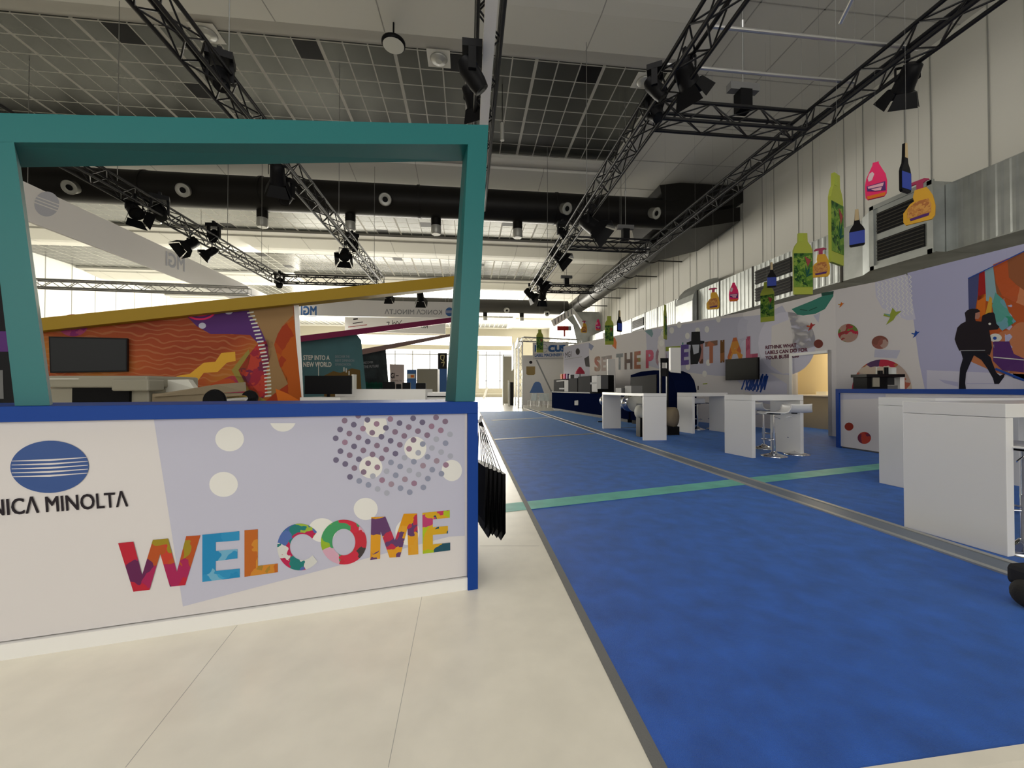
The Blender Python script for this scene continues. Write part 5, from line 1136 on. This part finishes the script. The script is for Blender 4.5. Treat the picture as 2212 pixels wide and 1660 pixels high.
def green(t, s):
    body = [(-.07, .5), (.07, .5), (.075, .36), (.12, .30), (.15, .22), (.15, -.5), (-.15, -.5), (-.15, .22), (-.12, .30), (-.075, .36)]
    board(t, body, limeb, name='bottle_board', s_=s)
    board(t, [(-.149, .17), (.149, .17), (.149, -.38), (-.149, -.38)], leafm, -.004, .004, 'label_print', s)
    board(t, [(.02, .12), (.12, .05), (.07, -.05)], mat('flower_print', (.25, .05, .05)), -.007, .003, 'flower_print', s)
    lv = MB('inktealdark')
    for a in (20, 60, 100, 140, 170): 
        x, z = .05, -.22; lv.prism([Vector((x * s, -.008, z * s)), Vector(((x + .05 * math.cos(R(a)) - .012) * s, -.008, (z + .12 * math.sin(R(a)) + .01) * s)), Vector(((x + .09 * math.cos(R(a))) * s, -.008, (z + .20 * math.sin(R(a))) * s)), Vector(((x + .06 * math.cos(R(a)) + .015) * s, -.008, (z + .10 * math.sin(R(a))) * s))], (0, .003, 0))
    lv.build('leaf_print', t)
    board(t, [(-.07, .5), (0, .5), (-.005, .36), (-.075, .36)], limed, -.003, .003, 'cap_shade', s)
def pink(t, s):
    body = [(-.06, .5), (.06, .5), (.07, .43), (.14, .25), (.20, .1), (.23, -.1), (.22, -.42), (.17, -.5), (-.17, -.5), (-.22, -.42), (-.23, -.1), (-.20, .1), (-.14, .25), (-.07, .43)]
    board(t, body, 'inkpink', name='bottle_board', s_=s)
    board(t, [(-.15, .0), (-.08, .02), (-.03, .18), (-.07, .25), (-.13, .22), (-.17, .1)], mat('handle_hole', (.62, .45, .48)), -.004, .004, 'handle_print', s)
    board(t, [(-.19, -.12), (.19, -.1), (.20, -.35), (.0, -.32), (-.18, -.26)], 'inkpurple', -.004, .004, 'label_print', s)
    board(t, [(-.17, -.14), (.16, -.13), (.14, -.22), (-.16, -.20)], mat('label_pink', (.7, .35, .42)), -.008, .004, 'lettering_print', s); board(t, [(-.10, -.23), (.12, -.24), (.10, -.32), (-.02, -.30)], mat('label_pink2', (.7, .35, .42)), -.008, .004, 'lettering_print', s)
    board(t, [(-.2, -.40), (.2, -.40), (.17, -.49), (-.17, -.49)], 'inkorange', -.004, .004, 'base_print', s)
def spray(t, s):
    body = [(-.08, .28), (.12, .28), (.16, .2), (.22, .05), (.26, -.2), (.25, -.42), (.2, -.5), (-.24, -.5), (-.28, -.42), (-.28, -.2), (-.16, -.02), (-.09, .02), (-.11, .12)]
    board(t, body, 'inkyellow', name='bottle_board', s_=s)
    board(t, [(-.05, .28), (.06, .28), (.06, .40), (.12, .44), (.17, .43), (.16, .46), (.08, .5), (-.14, .48), (-.19, .44), (-.18, .40), (-.05, .42)], mat('trigger_red', (.35, .02, .08)), 0, .03, 'spray_trigger', s)
    board(t, [(-.20, -.12), (-.05, 0), (.15, 0), (.20, -.15), (.19, -.34), (-.21, -.34)], patch('spray_label', [(.5, .22, .06), (.6, .3, .08), (.4, .15, .05)], 14, wav=.3), -.004, .004, 'label_print', s)
    board(t, [(-.17, -.37), (.17, -.33), (.15, -.40), (-.15, -.43)], 'inkpurple', -.004, .004, 'band_print', s)
def champ(t, s):
    board(t, [(-.035, .5), (.035, .5), (.04, .42), (.05, .25), (.07, .1), (.13, .0), (.16, -.08), (.16, -.47), (.13, -.5), (-.13, -.5), (-.16, -.47), (-.16, -.08), (-.13, 0), (-.07, .1), (-.05, .25), (-.04, .42)], 'black', name='bottle_board', s_=s)
    board(t, [(-.034, .5), (.034, .5), (.038, .42), (.045, .2), (-.045, .2), (-.038, .42)], mat('gold_foil', (.5, .38, .2), .4), -.004, .004, 'foil_print', s)
    board(t, [(-.158, -.10), (.158, -.10), (.158, -.44), (-.158, -.44)], mat('royal_label', (.02, .05, .35)), -.004, .004, 'label_print', s)
gl = 'flat printed green bottle cutouts hanging over the booth'; gp = 'flat printed pink bottle cutouts'; gs = 'flat printed yellow spray bottle cutouts'; gc = 'flat printed champagne bottle cutouts'
H_ = 'hanging_cutout'
cutout(H_, 'tallest hanging green bottle cutout, pale and highest, near the wall grille', 'hanging sign', 1809, 473, 195, 1.0, green, 1.22, gl)
cutout(H_, 'green bottle cutout with leaves hanging below and left of the pale tall one', 'hanging sign', 1735, 570, 133, 1.0, green, .6, gl)
cutout(H_, 'green bottle cutout left of the dark-leaved one, over the wall end', 'hanging sign', 1657, 652, 86, 1.0, green, -.3, gl)
cutout(H_, 'small green bottle cutout hanging over the far part of the booth wall', 'hanging sign', 1316, 714, 62, 1.0, green, .2, gl)
cutout(H_, 'green bottle cutout seen edge-on before the printed white dots', 'hanging sign', 1438, 696, 74, 1.0, green, 1.35, gl)
cutout(H_, 'small dark green bottle cutout hanging before the far blue-lettered banner', 'hanging sign', 1166, 737, 50, 1.0, green, .1, gl)
cutout(H_, 'biggest pink bottle cutout, high against the white hall wall', 'hanging sign', 1892, 389, 78, .5, pink, 0, gp)
cutout(H_, 'pink bottle cutout in front of the ribbed wall duct', 'hanging sign', 1585, 631, 40, .5, pink, .1, gp)
cutout(H_, 'small dark red bottle cutout at the far end of the booth', 'hanging sign', 1292, 702, 24, .5, pink, .3, gp)
cutout(H_, 'biggest yellow spray bottle cutout, in front of the wall grille', 'hanging sign', 1986, 434, 92, .6, spray, -.2, gs)
cutout(H_, 'orange spray bottle cutout between the two big green bottles', 'hanging sign', 1773, 567, 63, .6, spray, .3, gs)
cutout(H_, 'smaller yellow spray bottle cutout before a wall grille farther back', 'hanging sign', 1541, 645, 47, .6, spray, .2, gs)
cutout(H_, 'pale yellow spray bottle cutout farthest away, left of the small red bottle', 'hanging sign', 1262, 706, 26, .6, spray, .4, gs)
cutout(H_, 'dark champagne bottle cutout with blue label beside the pale green bottle', 'hanging sign', 1851, 492, 80, .6, champ, 0, gc)
cutout(H_, 'champagne bottle cutout with blue label just above the green bottle at the wall end', 'hanging sign', 1667, 594, 54, .6, champ, .3, gc)
cutout(H_, 'champagne bottle cutout seen nearly edge-on, highest of all against the hall wall', 'hanging sign', 1958, 362, 106, .6, champ, 1.15, gc)
cutout(H_, 'dark champagne bottle cutout before the curved duct bend', 'hanging sign', 1339, 694, 46, .6, champ, .9, gc)
def topman(t, s):
    board(t, [(-.12, .5), (.12, .5), (.13, .22), (.24, .20), (.24, .14), (.12, .10), (.16, -.05), (.12, -.3), (.05, -.5), (-.15, -.5), (-.16, -.1), (-.14, .10), (-.26, .12), (-.26, .18), (-.13, .22)], 'black', name='figure_board', s_=s)
    board(t, [(-.10, .10), (.10, .10), (.08, -.15), (-.06, -.2)], 'inkgrey', -.004, .004, 'face_print', s)
cutout('hanging_cutout', 'black top hat shaped cutout hanging in front of the wall lettering', 'hanging sign', 1503, 752, 70, .8, topman, 0)
# ================================================================ FAR STAND (blue lettered banner on truss)
fs_ = 'silver trusses of the far stand'
ft = atD(1122, 880, 26.5)
bz = 4.3
def T2(x, D): v = atD(x, 840, D); return Vector((v.x, v.y, 0))
p0, p1, p2 = T2(1124, 25.5), T2(1255, 27.0), T2(1117, 30.0)
def zt2(p, y, D): return CH + (840 - y) / F * D
truss('stand_truss', p0 + Vector((0, 0, .0)), p0 + Vector((0, 0, 4.2)), 'upright silver truss column at the near corner of the far stand', fs_, s=.13, mm='alu', r=.03, step=.4)
truss('stand_truss', p2 + Vector((0, 0, .0)), p2 + Vector((0, 0, 4.2)), 'upright silver truss column behind the corner column of the far stand', fs_, s=.13, mm='alu', r=.03, step=.4)
truss('stand_truss', p0 + Vector((.14, 0, 4.35)), p1 + Vector((0, 0, 4.35)), 'horizontal silver truss above the blue lettered banner', fs_, s=.13, mm='alu', r=.03, step=.4)
truss('stand_truss', p2 + Vector((0, 0, 4.35)), p0.lerp(p2, .1) + Vector((0, 0.0, 4.35)), 'short silver truss joining the two columns of the far stand', fs_, s=.13, mm='alu', r=.03, step=.4)
FP = Plane((p0.x, p0.y), (p1.x, p1.y), .2)
fb = thing('banner', 'white banner with big blue FOCUS lettering hanging under the far silver truss', 'banner', tuple(FP(1190, 775)))
bq = [FP(1151, 741), FP(1228, 739), FP(1228, 778), FP(1151, 777)]
n3 = FP.n
MB('fabric_white').hexa(bq, [v - n3 * .03 for v in bq]).build('banner_cloth', fb)
g = Print(FP); g.text('F', (1155, 761), (1162, 761), (1155, 746), 'inkblue', .07); g.ring(1176, 753, 6.8, 9, 5.9, 8, 'inkgrey', 3); g.line([(1166, 753), (1184, 753)], .8, 'inkgrey', 3); g.text('CUS', (1184, 761), (1222, 760), (1184, 746), 'inkblue', .07)
g.text('LABEL MACHINERY LTD', (1155, 771.5), (1228, 770), (1155, 764.5), 'inkblue', .03); g.line([(1155, 774.5), (1226, 774)], 1, 'inkgrey', 1); g.build('lettering', fb)
BPn = Plane((p0.x + .2, p0.y + 3.4), (p1.x, p1.y + 3.0))
fwl = thing('stand_wall', 'pale back wall of the far stand with gold square poster and round emblem', 'display wall', tuple(BPn(1190, 875)))
q_ = [BPn(1128, 768), BPn(1262, 768), BPn(1262, 880), BPn(1128, 880)]
for v in q_[2:]: v.z = 0
MB('fabric_white').hexa(q_, [v - BPn.n * .08 for v in q_]).build('wall_panel', fwl)
g = Print(BPn); g.ell(1146.5, 783, 3.4, 3.4, 'ink', 1); g.poly([(1137, 792), (1156, 792), (1156, 808), (1153, 811), (1140, 811), (1137, 808)], mat('gold_poster', (.32, .22, .08)), 1)
g.poly([(1153, 829), (1157, 825), (1164, 825), (1168, 829), (1175, 849), (1144, 849)], mat('blue_poster', (.10, .20, .48)), 1); g.line([(1159, 778), (1192, 848)], 3, 'inkgrey', 1); g.build('printed_posters', fwl)
lw = thing('side_panel', 'pale blue-lettered banner on the side of the far silver truss columns', 'banner', tuple(p2))
v0, v1 = p2.lerp(p0, .1), p2.lerp(p0, .9); MB(mat('blue_pattern', (.45, .52, .60), .6, var=.3, vscale=4)).obox((v0.x - .42, v0.y, 2.5), v1 - v0, (.03, 0, 0), (0, 0, 1.7)).build('banner_cloth', lw)
MB('alu').tube((v0.x - .18, v0.y, 4.2), (v0.x + .02, v0.y, 4.3), .01, 6).tube((v1.x - .18, v1.y, 4.2), (v1.x + .02, v1.y, 4.3), .01, 6).build('banner_tie', lw)
# acrylic chairs round the small table
def make_chair():
    t = thing('acrylic_chair', 'x', 'chair', (0, 0, 0), 'clear acrylic chairs at the far stand', local=True)
    MB('acrylic').box((-.22, -.2, .43), (.22, .22, .46)).build('seat', t); MB('acrylic').hexa([(-.2, .2, .46), (.2, .2, .46), (.17, .28, .88), (-.17, .28, .88)], [(-.2, .22, .46), (.2, .22, .46), (.17, .30, .88), (-.17, .30, .88)]).build('backrest', t)
    for x, y in ((-.19, -.17), (.19, -.17), (-.19, .2), (.19, .2)): MB('chrome').tube((x, y, .43), (x * 1.1, y * 1.1, 0), .012, 8).build('leg', t)
    return t
CHP = make_chair()
for i, (x, D, rz, lb) in enumerate([(1149, 26.2, 200, 'leftmost'), (1158, 27.5, 10, 'far left'), (1170, 26.0, 170, 'middle'), (1180, 27.4, -20, 'far right'), (1184, 25.8, 120, 'rightmost')]):
    P = atD(x, 840, D); o_ = CHP if i == 0 else dup(CHP); o_.location = (P.x, P.y, 0); o_.rotation_euler = (0, 0, R(rz)); o_['label'] = 'clear acrylic chair under the gold poster, %s of the five' % lb
P = atD(1165, 840, 26.8); t = thing('bistro_table', 'small clear-topped table among the acrylic chairs of the far stand', 'table', (P.x, P.y, 0))
MB('acrylic').lathe([(.35, .72), (.35, .74)], (P.x, P.y, 0), 24).build('table_top', t); MB('chrome').tube((P.x, P.y, 0), (P.x, P.y, .72), .025, 10).build('pedestal', t); MB('chrome').lathe([(.22, 0), (.2, .02)], (P.x, P.y, 0), 20).build('foot', t)
# red hanging sign and white skylight wedge
t = thing('hanging_sign', 'small red direction sign under the bright roof opening at the far right', 'sign', tuple(atD(1215, 715, 30)))
fbox(MB(), 1204, 1228, 705, 714, 30, .15, 'inkred').build('sign_board', t); fbox(MB(), 1228, 1234, 705, 714, 30, .15, 'inkgrey').build('sign_end', t); fbox(MB(), 1218, 1221, 714, 727, 30, .1, 'inkred').build('sign_post', t)
a_ = atD(1219, 705, 30); MB('string').tube(a_, (a_.x, a_.y, CE - .02), .01, 6).build('hanging_wire', t)
# pale portal panels, left of the far stand
for i, (x0, x1, yt, D, lb, m_) in enumerate([(1086, 1088.5, 766, 30, 'thin white upright panel edge nearest the bright window', 'inklight'), (1088.5, 1110, 770, 33, 'grey-beige tall stand panel left of the silver truss columns', 'beige')]):
    q = atD(x0, yt, D); v = atD(x1, yt, D); tag(MB(m_).obox((q.x, q.y, 0), (v.x - q.x, v.y - q.y, 0), (0, .4, 0), (0, 0, q.z)).build('exhibit_stand'), lb, 'stand')
q = atD(1098, 822, 27.5); tag(MB('inklight').obox((q.x, q.y, 0), (.09, 0, 0), (0, .1, 0), (0, 0, q.z)).build('white_post'), 'slim white post on the aisle floor before the grey-beige stand panel', 'post')
q = atD(1102, 826, 29); tag(MB('darkgrey').obox((q.x, q.y, 0), (.25, 0, 0), (0, .2, 0), (0, 0, q.z)).build('dark_cabinet'), 'narrow dark cabinet beside the slim white post', 'cabinet')
# easel-like folding board in the bright aisle end
P = fl(1048, 862); t = thing('folding_board', 'white folding A-board standing alone in the bright far aisle', 'sign', tuple(P))
s_ = P.y / 58
h_ = 25 / F * P.y; w__ = 8 / F * P.y
MB('white').hexa([(P.x - w__ * .7, P.y, 0), (P.x - w__ * .1, P.y, 0), (P.x + w__ * .9, P.y + .25, h_), (P.x + w__ * .35, P.y + .25, h_)], [(P.x - w__ * .7, P.y + .05, 0), (P.x - w__ * .1, P.y + .05, 0), (P.x + w__ * .9, P.y + .3, h_), (P.x + w__ * .35, P.y + .3, h_)]).build('front_board', t)
MB('midgrey').tube((P.x + w__ * .6, P.y + .3, h_ * .95), (P.x + w__ * .5, P.y + .8, 0), .03, 8).build('rear_leg', t)
t = thing('rail_bench', 'low pale rail bench below the far window', 'bench', (2, 52, 0))
MB('beige').box((-2, 54, .35), (6.2, 54.5, .5)).build('seat', t)
for x in (-1.5, 2, 5.7): MB('beige').box((x, 54.1, 0), (x + .15, 54.4, .35)).build('leg', t)
# dark trolley corner at the right edge
t = thing('equipment_trolley', 'dark rounded trolley foot cut off by the right edge beside the floor strip', 'trolley', (2.78, 2.0, 0))
c_ = fl(2212, 1318); bx_ = c_.x + .02
MB('rubber').lathe([(.0, -.05), (.05, -.05), (.075, -.03), (.08, 0), (.075, .03), (.05, .05), (.0, .05)], (bx_ + .03, c_.y, .08), 20, (.9, .4, 0)).build('caster_wheel', t)
MB('darkgrey').box((bx_ + .01, c_.y - .06, .10), (bx_ + .5, c_.y + .10, .22)).build('trolley_body', t, bevel=.03)
t = thing('roof_canopy', 'white ribbed canopy under the bright roof opening at the far right end of the hall', 'canopy', tuple(atD(1225, 690, 31)))
def cq(pts, D, m_='white'):
    v = [atD(x, y, D) for x, y in pts]; return MB(m_).hexa(v, [k + Vector((0, .3, 0)) for k in v])
cq([(1190, 693), (1237, 665), (1240, 679), (1196, 706)], 31).build('canopy_panel', t); cq([(1237, 665), (1264, 700), (1258, 712), (1240, 679)], 31).build('canopy_panel', t)
for k in range(6): cq([(1198 + 7 * k, 689 - 4.2 * k), (1199.5 + 7 * k, 688.2 - 4.2 * k), (1200.5 + 7 * k, 700 - 4.2 * k), (1199 + 7 * k, 700.8 - 4.2 * k)], 30.96, 'midgrey').build('canopy_rib', t)
a_ = atD(1237, 667, 31); MB('string').tube(a_ + Vector((0, .1, 0)), (a_.x, a_.y + .1, CE - .42), .01, 6).build('suspension_cable', t)
